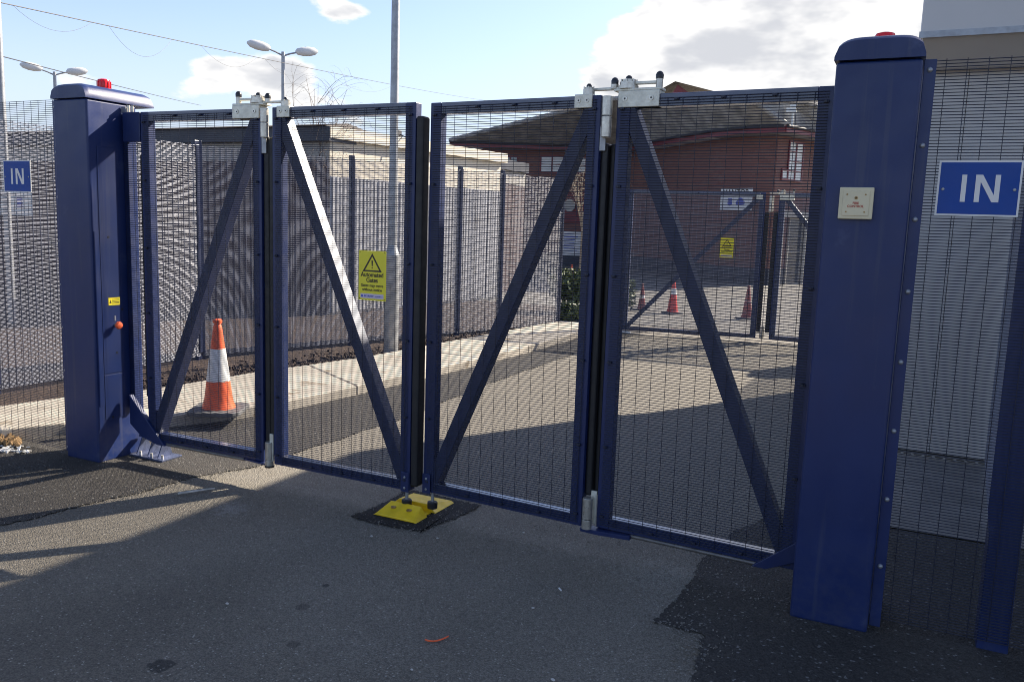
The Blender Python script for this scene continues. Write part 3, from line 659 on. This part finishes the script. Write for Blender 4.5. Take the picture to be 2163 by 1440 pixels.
def cable(pts, r, label):
    o = MB().path(pts, [r]*len(pts), 5).build('overhead_cable', 'line'); tag(o, label, 'cable', 'overhead cables'); return o
def sag(a, b, s, n=14): return [a.lerp(b, i/n) - Vector((0, 0, s*4*(i/n)*(1-i/n))) for i in range(n+1)]
Pa, Pb = D(2, 6, 14.5), D(1030, 213, 60)
cable(sag(Pa, Pb, .12, 24), .008, 'upper overhead cable crossing the sky from the left pole')
cable(sag(D(7, 120, 14.5), D(425, 223, 40), .03), .008, 'lower overhead cable dipping behind the left gate post')
def oncab(px, py):                       # point of the upper cable seen at about px
    best = min(range(200), key=lambda i: abs((lambda p: (p-CAMP).dot(RT2)/(p-CAMP).dot(FWD)*CF+1081.5)(Pa.lerp(Pb, i/200))-px)); return Pa.lerp(Pb, best/200) - Vector((0, 0, .12*4*(best/200)*(1-best/200)))
for p0, p1, dy in ((20, 190, .55), (230, 360, .7), (420, 540, .55), (560, 650, .5), (690, 830, .7)):
    a, b = oncab(p0, 0), oncab(p1, 0); cable(sag(a, b, dy*(.6 if p0 > 200 else .45), 12), .0025, 'thin loop hanging from the upper cable, about %s along it' % {20: 'one sixth', 230: 'a quarter', 420: 'two fifths', 560: 'half way', 690: 'two thirds'}[p0])

# ------------------------------------------------------------------ far gate
fg1, wf1, hf1 = gate_leaf((-1.80, 9.10), (.30, 9.55), .06, 1, 'left leaf of the far blue mesh gate across the yard', 'leaves of the far gate', zt=2.36, name='gate_leaf', wofs=.06, stile=.09, wm='wiresunlit')
fg2, wf2, hf2 = gate_leaf((.50, 9.58), (2.50, 9.66), .06, -1, 'right leaf of the far mesh gate, mostly behind the right gate post', 'leaves of the far gate', zt=2.36, name='gate_leaf', wofs=.06, stile=.09, wm='wiresunlit')
fold_gear(fg2, 1, 0., fg1, wf1, 0)
rubber_edge(fg1, wf1+.004, wf1+.07, .1, 2.0); rubber_edge(fg2, -.07, -.004, .1, 2.0)
barrels(fg1, wf1+.09, ((.0, .2), (2.0, 2.25)), .035)
Box('rubber_foot', 'signwhite', fg1, .0, .16, -.05, .05, -.055, -.012, bevel=.01)
fgp = thing('gate_post', 'post of the far gate, hidden behind the right gate post', 'gate post', (2.55, 9.5, 0))
Box('post_body', 'navy', fgp, 0, .33, 0, .3, 0, 2.46, bevel=.014); Box('post_cap', 'navy', fgp, -.01, .34, -.01, .5, 2.465, 2.54, bevel=.03)
warn_sign(tuple(fg1.matrix_basis @ Vector((.0, 0, 0)) + Vector((1.58, .30, 1.42))), math.atan2(.45, 2.1), 'small yellow warning sign hanging on the left leaf of the far gate', 1.05)

ff = thing('mesh_fence', 'mesh fence added to half-shade the yard, right of the far gate post behind the grey cabin', 'fence', (2.95, 9.62, 0), 0, 'mesh security fences')  # fence added for the soft streaky shade it throws on the yard
wires('mesh_panel', 'wiresunlit', ff, 0, 7.4, .06, 2.5, y=0, r=.0022)
for k in range(4): Box('fence_post', 'navyback', ff, .0+2.44*k, .07+2.44*k, .006, .076, 0, 2.55, bevel=.004)
fs_ = thing('mesh_fence', 'short mesh fence added to half-shade the yard, between the grey cabin and the far gate post', 'fence', (2.62, 7.47, 0), math.atan2(2.0, .04), 'mesh security fences')  # likewise added so its mesh dims the sun on the yard
wires('mesh_panel', 'wiresunlit', fs_, 0, 1.98, .06, 2.5, y=0, r=.0022)
# ------------------------------------------------------------------ grey cabin on the right
CX0, CY0, CX1, CY1, CZ = 2.47, 3.35, 8.5, 7.45, 3.12
cb = thing('cabin', 'pale grey panelled gatehouse cabin with a deep overhanging fascia on the right', 'building', (0, 0, 0))
xs = [CX0, CX0+.285, CX0+1.45, CX0+2.6, CX0+3.8, CX0+5, CX1]
for a, b in zip(xs[:-1], xs[1:]): Box('wall_panel', 'cabin', cb, a+.002, b-.002, CY0, CY0+.06, .02, CZ, bevel=.003)
ys = [CY0+.062, CY0+1.2, CY0+2.4, CY1]
for a, b in zip(ys[:-1], ys[1:]): Box('wall_panel', 'cabin', cb, CX0, CX0+.06, a+.002, b-.002, .02, CZ, bevel=.003)
Box('inner_core', 'felt', cb, CX0+.062, CX1, CY0+.062, CY1, .0, CZ)
Box('roof_fascia', 'fascia', cb, CX0-.075, CX1, CY0-.40, CY1+.05, CZ+.09, 5.05, bevel=.02)
# bevelled underside between fascia and wall
a0 = (CX0-.06, CY0-.385); mb = MB()
vs = [(CX0-.06, CY0-.385, CZ+.085), (CX1, CY0-.385, CZ+.085), (CX1, CY1, CZ+.085), (CX0-.06, CY1, CZ+.085),
      (CX0-.004, CY0-.12, CZ-.10), (CX1, CY0-.12, CZ-.10), (CX1, CY1, CZ-.10), (CX0-.004, CY1, CZ-.10)]
mb.add(vs, [tuple(reversed(f)) for f in BF]).build('soffit', 'cabin', cb)
Box('drip_edge', 'galv', cb, CX0-.082, CX1, CY0-.41, CY0-.402, CZ+.075, CZ+.12)
dr = thing('drain_channel', 'slotted drain channel along the foot of the grey cabin wall', 'drain', (CX0, CY0-.11, .011))
Box('channel_frame', 'concrete', dr, 0, 3.2, -.05, .05, 0, .006)
s0 = Box('slot', 'ink', dr, -.028, .028, -.018, .018, .0062, .0082)
s0.location = (.05, 0, 0)
for k in range(1, 42): share(s0, dr, (.05+k*.076, 0, 0))

# ------------------------------------------------------------------ bungalow on the left
bw = thing('bungalow', 'low cream and brick building with a tiled roof behind the inner mesh fence', 'building', (0, 0, 0))
c0 = (-6.9, 7.9); zc = 3.3
def uvbox(o, s=1.):
    me = o.data; uv = me.uv_layers.new(name='uv').data
    for p in me.polygons:
        n = p.normal
        for li in p.loop_indices:
            v = me.vertices[me.loops[li].vertex_index].co
            tdir = Vector((-n.y, n.x, 0)); tdir = tdir.normalized() if tdir.length > .1 else Vector((1, 0, 0))
            uv[li].uv = (v.dot(tdir)*s, (v.z if abs(n.z) < .7 else v.y)*s)
    return o
uvbox(Box('brick_wall', 'darkbrick', bw, -26, -6.90, 7.90, 16, 0, 2.72))
Box('wall_band', 'felt', bw, -26, -6.89, 7.89, 16, 2.723, 3.05)
Box('fascia_board', 'darkfascia', bw, -26, -6.80, 7.78, 16, 3.053, 3.30)
MB().prism([(-6.885, 7.90, 0), (-6.2, 13.2, 0), (-6.6, 13.3, 0), (-6.885, 11.0, 0)], (0, 0, 3.10)).build('side_wall', 'render', bw)
MB().prism([(-6.79, 7.80, 3.104), (-6.08, 13.28, 3.104), (-6.9, 13.4, 3.104), (-6.79, 12.0, 3.104)], (0, 0, .20)).build('flat_roof_edge', 'render', bw)
RE = D(735, 261, 16.5)
MB().add([(-26, 7.70, 3.305), (-6.85, 7.70, 3.305), (-7.0, 9.6, 3.305), (-10, 16, 3.305), (-26, 16, 3.305), (-26, RE.y+.3, RE.z+.05), tuple(RE)],
         [(0, 1, 6, 5), (1, 2, 6), (2, 3, 6), (3, 4, 5, 6), (0, 5, 4), (0, 4, 3, 2, 1)]).build('roof', 'oldtile', bw)
g = onwall(30, 428, (-26, 7.9), (-6, 7.9))
sb = thing('notice_board', 'white notice board on the brick wall behind the left mesh fence', 'sign', (g.x, 7.93, g.z))
Box('board', 'signwhite', sb, -1.25, .62, -.04, 0, -.28, .28, bevel=.01); Box('blue_mark', 'inkblue', sb, .1, .3, -.044, -.041, -.1, .12)
Box('print', 'ink', sb, -.6, -.1, -.044, -.041, .15, .18); Box('print', 'ink', sb, -.9, -.2, -.044, -.041, -.02, .0)
# grey ribbed panels on the lower side wall
pa, pb = Vector((-6.885, 7.90, 0)), Vector((-6.2, 13.2, 0)); dd_ = (pb-pa).normalized(); nn_ = Vector((dd_.y, -dd_.x, 0)); kk = int((pb-pa).length/.6)+1
for k in range(kk):
    m_ = Matrix(((dd_.x, nn_.x, 0, pa.x+dd_.x*.6*k), (dd_.y, nn_.y, 0, pa.y+dd_.y*.6*k), (0, 0, 1, 0), (0, 0, 0, 1))); mb = MB()
    mb.box(.004, .596, .004, .03, .05, 2.46, m_)
    for q in range(6): mb.box(.03+q*.095, .075+q*.095, .0302, .055, .06, 2.45, m_)
    mb.build('wall_panel', 'greypanel', bw)
# floodlight on the bungalow roof edge
g = D(848, 290, 16.5)
fl_ = thing('floodlight', 'small floodlight on an arm at the roof edge of the cream building', 'light', (g.x, g.y, g.z))
MB().path([(.12, 0, -.12), (.10, 0, .0), (-.05, 0, .05)], [.012]*3, 6).build('arm', 'line', fl_)
Box('lamp_head', 'line', fl_, -.15, -.03, -.06, .06, .01, .13, bevel=.01)

# ------------------------------------------------------------------ brick building at the back
bk = thing('brick_building', 'red brick building with bowed front and brown tiled roof beyond the yard', 'building', (0, 0, 0))
ZE = 5.0
EV = [(-15.7, 27.1), (-12.6, 28.45), (-9.3, 29.9), (-8.35, 29.4), (-6.0, 26.75), (-4.2, 24.95), (-2.8, 24.05), (-1.6, 23.75), (-.62, 26.05), (1.05, 30.3)]
WL = [(-15.0, 28.1), (-12.4, 29.2), (-9.2, 30.6), (-8.0, 30.0), (-5.7, 27.35), (-4.0, 25.6), (-2.7, 24.8), (-1.9, 24.5), (-1.0, 26.9), (.35, 30.5)]
body = MB().prism([(x, y, 0) for x, y in WL]+[(.35, 40, 0), (-15, 40, 0)], (0, 0, ZE-.12)).build('wall', 'brick', bk); uvbox(body)
# plinth
MB().prism([(x*1.0, y-.02, 0) for x, y in WL]+[(.33, 39, 0), (-15, 39, 0)], (0, 0, .55)).build('plinth', 'darkfascia', bk)
# soffit, gutter and red fascia follow the eaves
for i in range(len(EV)-1):
    a, b, c, d = EV[i], EV[i+1], WL[i+1], WL[i]
    MB().prism([(a[0], a[1], ZE-.115), (b[0], b[1], ZE-.115), (c[0], c[1]+.02, ZE-.115), (d[0], d[1]+.02, ZE-.115)], (0, 0, .03)).build('soffit_board', 'redwhite' if i in (3, 4) else 'sofg', bk)
    n = Vector((-(b[1]-a[1]), b[0]-a[0], 0)).normalized()*.05
    MB().prism([(a[0], a[1], ZE-.12), (b[0], b[1], ZE-.12), (b[0]-n.x, b[1]-n.y, ZE-.12), (a[0]-n.x, a[1]-n.y, ZE-.12)], (0, 0, .19)).build('fascia_board', 'redpaint', bk)
    MB().tube((a[0]-n.x*2, a[1]-n.y*2, ZE+.06), (b[0]-n.x*2, b[1]-n.y*2, ZE+.06), .05, n=8).build('gutter', 'line', bk)
R0, R1, R2, R3 = D(1300, 211, 33), D(1577, 207, 27.6), D(1655, 208, 28.2), D(1800, 246, 31)
def E3(i, z=ZE+.08): return Vector((EV[i][0], EV[i][1], z))
faces = [(E3(0), E3(2), R0+Vector((-.2, 0, 0)), R0)]
faces = [(E3(0), E3(1), R0, R0), (E3(1), E3(2), R0, R0)]
bow = [2, 3, 4, 5, 6, 7]; 
for k in range(len(bow)-1): faces.append((E3(bow[k]), E3(bow[k+1]), R0.lerp(R1, k/5), R0.lerp(R1, (k+1)/5)))
faces += [(E3(7), E3(8), R1, R2), (E3(8), E3(9), R2, R3)]
deck = MB()
for a, b, c, d in faces: deck.add([a-Vector((0, 0, .03)), b-Vector((0, 0, .03)), d-Vector((0, 0, .03)), c-Vector((0, 0, .03))], [(0, 1, 2, 3)])
back_eave = Vector((-4, 40, ZE))
deck.add([R0, R1, R2, R3, Vector((1.05, 40, ZE)), Vector((-15.7, 40, ZE))], [(0, 5, 4, 1), (1, 4, 2), (2, 4, 3)])
deck.add([E3(0), R0, Vector((-15.7, 40, ZE))], [(0, 1, 2)]); deck.add([E3(9), R3, Vector((1.05, 40, ZE))], [(0, 2, 1)])
deck.build('roof', 'tile', bk)
# pantiles: one shared wavy tile, the nearest 300 single, the rest one mesh
K = 8
def tile_shape(u0, v0, u1, v1, quad):
    a, b, c, d = quad
    def P(u, v, h):
        p = a.lerp(b, u).lerp(c.lerp(d, u), v); return p + nn*h
    nn = (b-a).cross(c-a if (c-a).length > .1 else d-a).normalized()
    if nn.z < 0: nn = -nn
    V = []
    for i in range(K+1):
        s = i/K; wv = .020*math.sin(s*4*PI) + .020
        V.append(P(u0+(u1-u0)*s, v0, wv+.038)); V.append(P(u0+(u1-u0)*s, v1, wv+.012)); V.append(P(u0+(u1-u0)*s, v0, wv+.012))
    F = []
    for i in range(K): F += [(i*3, i*3+3, i*3+4, i*3+1), (i*3+2, i*3+5, i*3+3, i*3)]
    return V, F
tiles = []
for qi, quad in enumerate(faces):
    a, b, c, d = quad; Lv = ((c-a).length+(d-b).length)/2; rows = max(4, int(Lv/.36))
    for r in range(rows):
        v0, v1 = r/rows, (r+1)/rows; wdt = (a.lerp(c, v0)-b.lerp(d, v0)).length; nt = int(wdt/.31)
        if nt < 1: continue
        for k in range(nt):
            V, F = tile_shape(k/nt, v0, (k+1)/nt, v1, quad); tiles.append(((V[0]-CAMP).length, V, F, qi))
tiles.sort(key=lambda t: t[0])
rest = MB()
for i, (dd, V, F, qi) in enumerate(tiles):
    if i < 300: MB().add([p-V[0] for p in V], F).build('roof_tile', 'tile2' if qi > 6 else 'tile', bk).location = V[0]
    else: rest.add(V, F)
o = rest.build('roof_tile', 'tile', bk); o['kind'] = 'stuff'
for a, b in ((E3(7), R1), (R0, R1), (R1, R2), (R2, R3), (E3(0), R0)):
    n_ = int((b-a).length/.45); 
    for k in range(n_): MB().tube(a.lerp(b, k/n_)+Vector((0, 0, .04)), a.lerp(b, (k+.97)/n_)+Vector((0, 0, .055)), .10, n=8).build('ridge_tile', 'tile2', bk)
# gablet behind the ridge
ga = D(1432, 174, 37); gl = D(1385, 205, 37); gr = D(1545, 200, 37)
MB().prism([gl-Vector((0, 0, 1)), ga-Vector((.0, 0, .1)), (ga.x+1.2, ga.y+.4, ga.z-.95), (ga.x+1.2, ga.y+.4, 5.2)], (.0, .3, 0)).build('gable', 'redpaint', bk)
MB().add([ga+Vector((-.05, -.25, 0)), D(1560, 206, 36), D(1560, 206, 36)+Vector((1, 3.5, 0)), ga+Vector((1, 3.5, 0)), gl+Vector((-.3, -.2, 0)), gl+Vector((0, 3, 0))], [(0, 1, 2, 3), (0, 3, 5, 4)]).build('gable_roof', 'oldtile', bk)
# windows
def window(a, b, px0, py0, px1, py1, nx, nz, pane='glass', frame='redpaint', name='window', proud=.05):
    p0, p1 = onwall(px0, py1, a, b), onwall(px1, py0, a, b)
    d = Vector((b[0]-a[0], b[1]-a[1], 0)).normalized(); n = Vector((d.y, -d.x, 0))
    if n.dot(CAMP-p0) < 0: n = -n
    w_ = (p1-p0).dot(d); h_ = p1.z-p0.z
    m = Matrix(((d.x, -n.x, 0, p0.x+n.x*.0), (d.y, -n.y, 0, p0.y), (0, 0, 1, p0.z), (0, 0, 0, 1)))
    f = MB(); t_ = .06
    f.box(0, w_, -proud, .02, 0, t_, m).box(0, w_, -proud, .02, h_-t_, h_, m)
    for i in range(nx+1): x = (w_-t_)*i/nx; f.box(x, x+t_, -proud+.002, .02, t_, h_-t_, m)
    for j in range(1, nz): z = (h_-t_)*j/nz; f.box(t_, w_-t_, -proud+.006, .015, z+.01, z+.04, m)
    fo = f.build(name, frame, bk)
    for i in range(nx):
        x = (w_-t_)*i/nx; MB().box(x+t_, x+(w_-t_)/nx, -.02, .01, t_, h_-t_, m).build('pane', pane, fo)
    return fo
wa, wb = WL[0], WL[2]
window(wa, wb, 1060, 330, 1095, 368, 2, 2); window(wa, wb, 1140, 331, 1240, 365, 4, 2, 'whitepane')
MB().box(0, 0, 0, 0, 0, 0)
c1, c2 = WL[7], WL[8]
window(c1, c2, 1660, 302, 1698, 382, 2, 4, 'whitepane'); window(c1, c2, 1718, 306, 1745, 384, 2, 4, 'whitepane')
window(c1, c2, 1648, 358, 1664, 380, 1, 1, 'whitepane')
window(c1, c2, 1655, 462, 1722, 602, 2, 2, 'darkglass', 'felt', 'door'); window(c1, c2, 1726, 462, 1760, 602, 1, 2, 'darkglass', 'felt', 'door')
window(WL[2], WL[3], 1250, 332, 1320, 372, 2, 2)
q = onwall(1690, 470, c1, c2)
for px in (1664, 1712, 1728):
    p = onwall(px, 470, c1, c2)+Vector((-.1, -.55, 0)); MB().tube((p.x, p.y, .006), (p.x, p.y, 2.25), .07, n=12).build('porch_column', 'felt', bk)
p = onwall(1655, 462, c1, c2); p2 = onwall(1765, 462, c1, c2)
MB().prism([(p.x, p.y-.7, 2.26), (p2.x, p2.y-.7, 2.26), (p2.x, p2.y, 2.26), (p.x, p.y, 2.26)], (0, 0, .22)).build('porch_lintel', 'felt', bk)
# red bay with round sign under the left windows
window(wa, wb, 1188, 405, 1236, 470, 1, 1, 'redpaint', 'redpaint', 'red_panel')
p = onwall(1205, 434, wa, wb); MB().tube((p.x, p.y-.13, p.z), (p.x, p.y-.08, p.z), .26, n=24).build('round_emblem', 'felt', bk)
p = onwall(1208, 514, wa, wb)
nb = thing('notice_board', 'pale blue-white notice board on the far brick wall seen through the third leaf', 'sign', (p.x, p.y-.06, p.z), math.atan2(wb[1]-wa[1], wb[0]-wa[0]))
Box('board', 'signwhite', nb, -.42, .42, -.03, 0, -.52, .52, bevel=.01)
for k in range(7): Box('print', 'inkblue', nb, -.32, .1+.2*random.random(), -.033, -.031, .38-k*.12, .41-k*.12)
# name sign on the bowed wall
a_p, b_p = WL[4], WL[5]
p = onwall(1556, 421, WL[5], WL[6])
p = onwall(1556, 421, (-4.6, 25.6), (-2.2, 24.3)); rzs = math.atan2(24.3-25.6, 2.4)
ns = thing('name_sign', 'white name board with blue crests on the bowed brick wall beyond the far gate', 'sign', (p.x, p.y-.02, p.z), rzs)
Box('board', 'signwhite', ns, -.66, .66, -.04, 0, -.36, .36, bevel=.008)
text('MANTOR', .26, (-.02, -.042, .22), 'ink', ns, depth=.001)
MB().box(-.33, -.15, -.043, -.041, -.10, .02).tube((-.24, -.0435, -.12), (-.24, -.041, -.12), .10, n=20).build('crest', 'inkblue', ns)
MB().tube((.20, -.0435, -.08), (.20, -.041, -.08), .13, n=20).tube((.08, -.0432, -.12), (.08, -.0408, -.12), .07, n=14).tube((.32, -.0432, -.12), (.32, -.0408, -.12), .07, n=14).build('crest', 'inkblue', ns)
# CCTV mast on roof
g = D(1673, 262, 28)
cc = thing('cctv_camera', 'white cctv camera on a short mast above the eaves of the brick building', 'camera', (g.x, g.y, g.z))
MB().tube((0, 0, -.05), (0, 0, .45), .035, n=10).build('mast', 'whitepane', cc); Box('camera_head', 'whitepane', cc, -.2, .1, -.08, .08, .34, .48, bevel=.02)
Box('bracket', 'whitepane', cc, -.1, .1, -.03, .03, .5, .58)

# ------------------------------------------------------------------ vegetation
def leaves(name, centre, size, n, m, parent, ls=.05, seed=1):
    r = np.random.default_rng(seed); V = []; F = []
    k = 0
    clumps = [(r.uniform(-1, 1, 3)) for _ in range(26)]
    for i in range(n):
        c = clumps[r.integers(len(clumps))]*.75 + r.normal(0, .22, 3); c = np.clip(c, -1.08, 1.08)
        p = Vector(centre) + Vector((c[0]*size[0], c[1]*size[1], c[2]*size[2]))
        u = Vector(r.normal(0, 1, 3)).normalized(); v = u.cross(Vector(r.normal(0, 1, 3))).normalized(); s = ls*r.uniform(.6, 1.3)
        V += [p-u*s, p+v*s*.5, p+u*s, p-v*s*.5]; F.append((k, k+1, k+2, k+3)); k += 4
    me = bpy.data.meshes.new(name); me.from_pydata([tuple(p) for p in V], [], F); me.materials.append(M[m])
    o = bpy.data.objects.new(name, me); COL.objects.link(o); o.parent = parent; return o
def bush(px, py, w_, h_, d_, label, seed, n=2600):
    g = atz(px, py); t = thing('bush', label, 'bush', (g.x, g.y, 0), YAW, 'clipped bushes by the yard')
    leaves('foliage', (0, d_, h_/2+.04), (w_/2, d_, h_/2), n, 'leaf', t, .05, seed)
    r = random.Random(seed); mb = MB()
    for k in range(9): mb.tube((r.uniform(-.2, .2)*w_, d_, 0), (r.uniform(-.4, .4)*w_, d_+r.uniform(-.1, .1), h_*.8), .012, .004, 6)
    mb.build('stem', 'twig', t)
bush(1212, 690, .62, .36, .25, 'low clipped bush nearest the end of the inner fence', 5, 1800)
bush(1205, 664, .75, .80, .4, 'taller clipped bush behind the low bush at the end of the inner fence', 6, 3400)
bush(1312, 660, .62, .60, .3, 'rounded green bush behind the joint of the right hand gate leaves', 7, 3000)
def bare_tree(loc, h, label, m, seed, spread=1., droop=.6, tr=.05, n=26):
    r = random.Random(seed); t = thing('bare_tree', label, 'tree', loc, 0, 'leafless trees')
    MB().path([(0, 0, 0), (.03, 0, h*.25), (.0, .02, h*.5)], [tr, tr*.8, tr*.55], 8).build('trunk', m, t)
    mb = MB()
    def grow(p, d, L, rad, dep):
        pts = [p]; q = p.copy(); dd = d.copy(); k = 6
        for i in range(k):
            q = q + dd*(L/k); pts.append(q.copy()); dd = (dd + Vector((r.uniform(-.12, .12), r.uniform(-.12, .12), -droop*.10*(i if dep else max(0, i-2))))).normalized()
        mb.path(pts, [rad*(1-.75*i/k) for i in range(k+1)], 5)
        if dep < 2:
            for j in range(4 if dep == 0 else 3):
                i = r.randint(2, k-1); grow(pts[i], (Vector((r.uniform(-1, 1), r.uniform(-1, 1), r.uniform(.2, 1.0)))).normalized(), L*.5, rad*.45, dep+1)
    for k in range(n):
        a = k*2.4; grow(Vector((0, 0, h*r.uniform(.35, .5))), Vector((math.cos(a)*r.uniform(.1, .7)*spread, math.sin(a)*r.uniform(.1, .7)*spread, 1)).normalized(), h*r.uniform(.3, .52), tr*.26, 0)
    mb.build('crown', m, t)
g = D(682, 300, 15.5); bare_tree((g.x, g.y, 0), 4.3, 'leafless tree with thin arching twigs above the second gate leaf', 'twig', 4, .45, 1.3, .04, 15)
g = D(1228, 500, 24); bare_tree((g.x, g.y, 0), 4.3, 'pale leafless weeping tree in front of the brick building', 'twigpale', 9, 1.0, 2.2, .06, 10)

# ------------------------------------------------------------------ litter and small things
def pebble(px, py, s, label, m='stone', flat=.4, seed=0):
    g = atz(px, py, .008); r = random.Random(seed)
    mb = MB(); n = 7; prof = [(s*.6, 0), (s, s*flat*.6), (s*.7, s*flat*1.2), (s*.2, s*flat*1.5)]
    mb.lathe(prof, (0, 0, 0), n, .65); o = mb.build('stone', m, smooth=True); o.location = (g.x, g.y, .006); o.rotation_euler = (0, 0, r.random()*3)
    return tag(o, label, 'stone', 'small pale stones on the tarmac')
pebble(1126, 1283, .009, 'white stone on the tarmac below the cigarette end', seed=1)
pebble(1168, 1435, .012, 'pale stone at the bottom edge below the orange strap')
pebble(785, 1132, .012, 'flat pale chip on the tarmac left of the black pad')
pebble(1106, 1124, .010, 'pale chip on the tarmac right of the black pad'); pebble(924, 1136, .010, 'grey chip on the tarmac just below the black pad')
pebble(480, 1274, .011, 'white stone lying in the middle of the shaded tarmac', seed=2); pebble(870, 1413, .008, 'tiny white stone left of the orange strap')
g = atz(1183, 1248); o = MB().tube((-.013, 0, .010), (.013, 0, .010), .0042, n=8).build('cigarette_end', 'signwhite'); o.location = (g.x, g.y, 0); o.rotation_euler = (0, 0, -.8); tag(o, 'white cigarette end on the shaded tarmac in front of the rightmost leaf', 'litter')
g0, g1, g2 = atz(898, 1354), atz(920, 1357), atz(947, 1347)
def quadb(a, b, c, n=10): return [a*(1-t)**2 + b*2*t*(1-t) + c*t*t for t in [i/n for i in range(n+1)]]
pts = [p+Vector((0, 0, .009)) for p in quadb(g0, g1*2-(g0+g2)/2, g2)]
o = MB().path(pts, [.0035]*len(pts), 6).build('strap', 'orange'); tag(o, 'short curved orange plastic strap lying on the tarmac', 'litter')
g0, g1 = atz(376, 1045, .006), atz(453, 1034, .006)
o = MB().tube(g0+Vector((0, 0, .010)), g1+Vector((0, 0, .010)), .007, .005, 6).build('stick', 'stone'); tag(o, 'thin pale stick lying on the tarmac near the left gate post', 'litter')
r = random.Random(3); mb = MB()
for k in range(90):
    g = atz(r.uniform(0, 40), r.uniform(915, 945)); s = r.uniform(.012, .05); c = Vector((g.x+.0, g.y, .01+s*.3))
    mb.box(-s, s, -s*.6, s*.6, -s*.3, s*.3, Matrix.Translation(c) @ Matrix.Rotation(r.random()*6, 4, Vector((r.random(), r.random(), 1)).normalized()))
tag(mb.build('rubble', 'brown'), 'heap of brown rubble and dead leaves against the left path edge', 'rubble', kind='stuff')
mb = MB()
for k in range(26):
    g = atz(r.uniform(0, 62), r.uniform(944, 960)); s = r.uniform(.01, .035); c = Vector((g.x, g.y, .014))
    mb.box(-s, s, -s*.4, s*.4, -.002, .002, Matrix.Translation(c) @ Matrix.Rotation(r.uniform(-.6, .6), 4, 'X') @ Matrix.Rotation(r.random()*6, 4, 'Z'))
tag(mb.build('litter_scraps', 'signwhite'), 'scraps of white plastic litter on the ground under the left fence', 'litter', kind='stuff')
# loose bark chips along the planting bed
mb = MB()
for k in range(2600):
    t_ = r.random(); i = r.randint(4, len(back)-2); a = Vector((*back[i], 0)).lerp(Vector((*back[i+1], 0)), t_); s = r.uniform(.012, .035)
    c = a+Vector((-abs(r.gauss(0, .35)), r.uniform(-.1, .1), .012+r.random()*.03))
    mb.box(-s, s, -s*.35, s*.35, -s*.15, s*.15, Matrix.Translation(c) @ Matrix.Rotation(r.random()*6, 4, Vector((r.random(), r.random(), 1)).normalized()))
tag(mb.build('bark_chips', 'mulch'), 'dark brown bark chips spread between path and inner fence', 'bark', kind='stuff')

# loose grit gathered along the gate line and the patch joints
r = random.Random(11); mb = MB()
def grit(x, y, s_):
    mb.box(-s_, s_, -s_*.7, s_*.7, -s_*.4, s_*.4, Matrix.Translation((x, y, .006+s_*.5)) @ Matrix.Rotation(r.random()*6, 4, Vector((r.random()-.5, r.random()-.5, 1)).normalized()))
for k in range(1100):
    u = r.random(); grit(-1.0+3.0*u, -.02+r.gauss(0, .22), r.choice((.0015, .002, .003, .0045)))
for seg, n_, w_ in (([(1.70, .75), (1.655, .30), (1.63, -.616), (1.854, -.622), (1.888, -1.013), (1.80, -1.45), (1.95, -2.3)], 700, .07),
                    ([(-1.50, .25), (-1.652, -.131), (-1.73, -.65), (-1.887, -1.318), (-2.35, -3.5)], 500, .06),
                    ([(-.339, -.218), (.154, -.23), (.225, .366), (-.315, .36), (-.339, -.218)], 260, .03)):
    for k in range(n_):
        i = r.randrange(len(seg)-1); u = r.random(); grit(seg[i][0]*(1-u)+seg[i+1][0]*u+r.gauss(0, w_), seg[i][1]*(1-u)+seg[i+1][1]*u+r.gauss(0, w_), r.choice((.002, .003, .004)))
tag(mb.build('grit', 'gritgrey'), 'loose grit scattered along the gate line and tarmac joints', 'grit', kind='stuff')
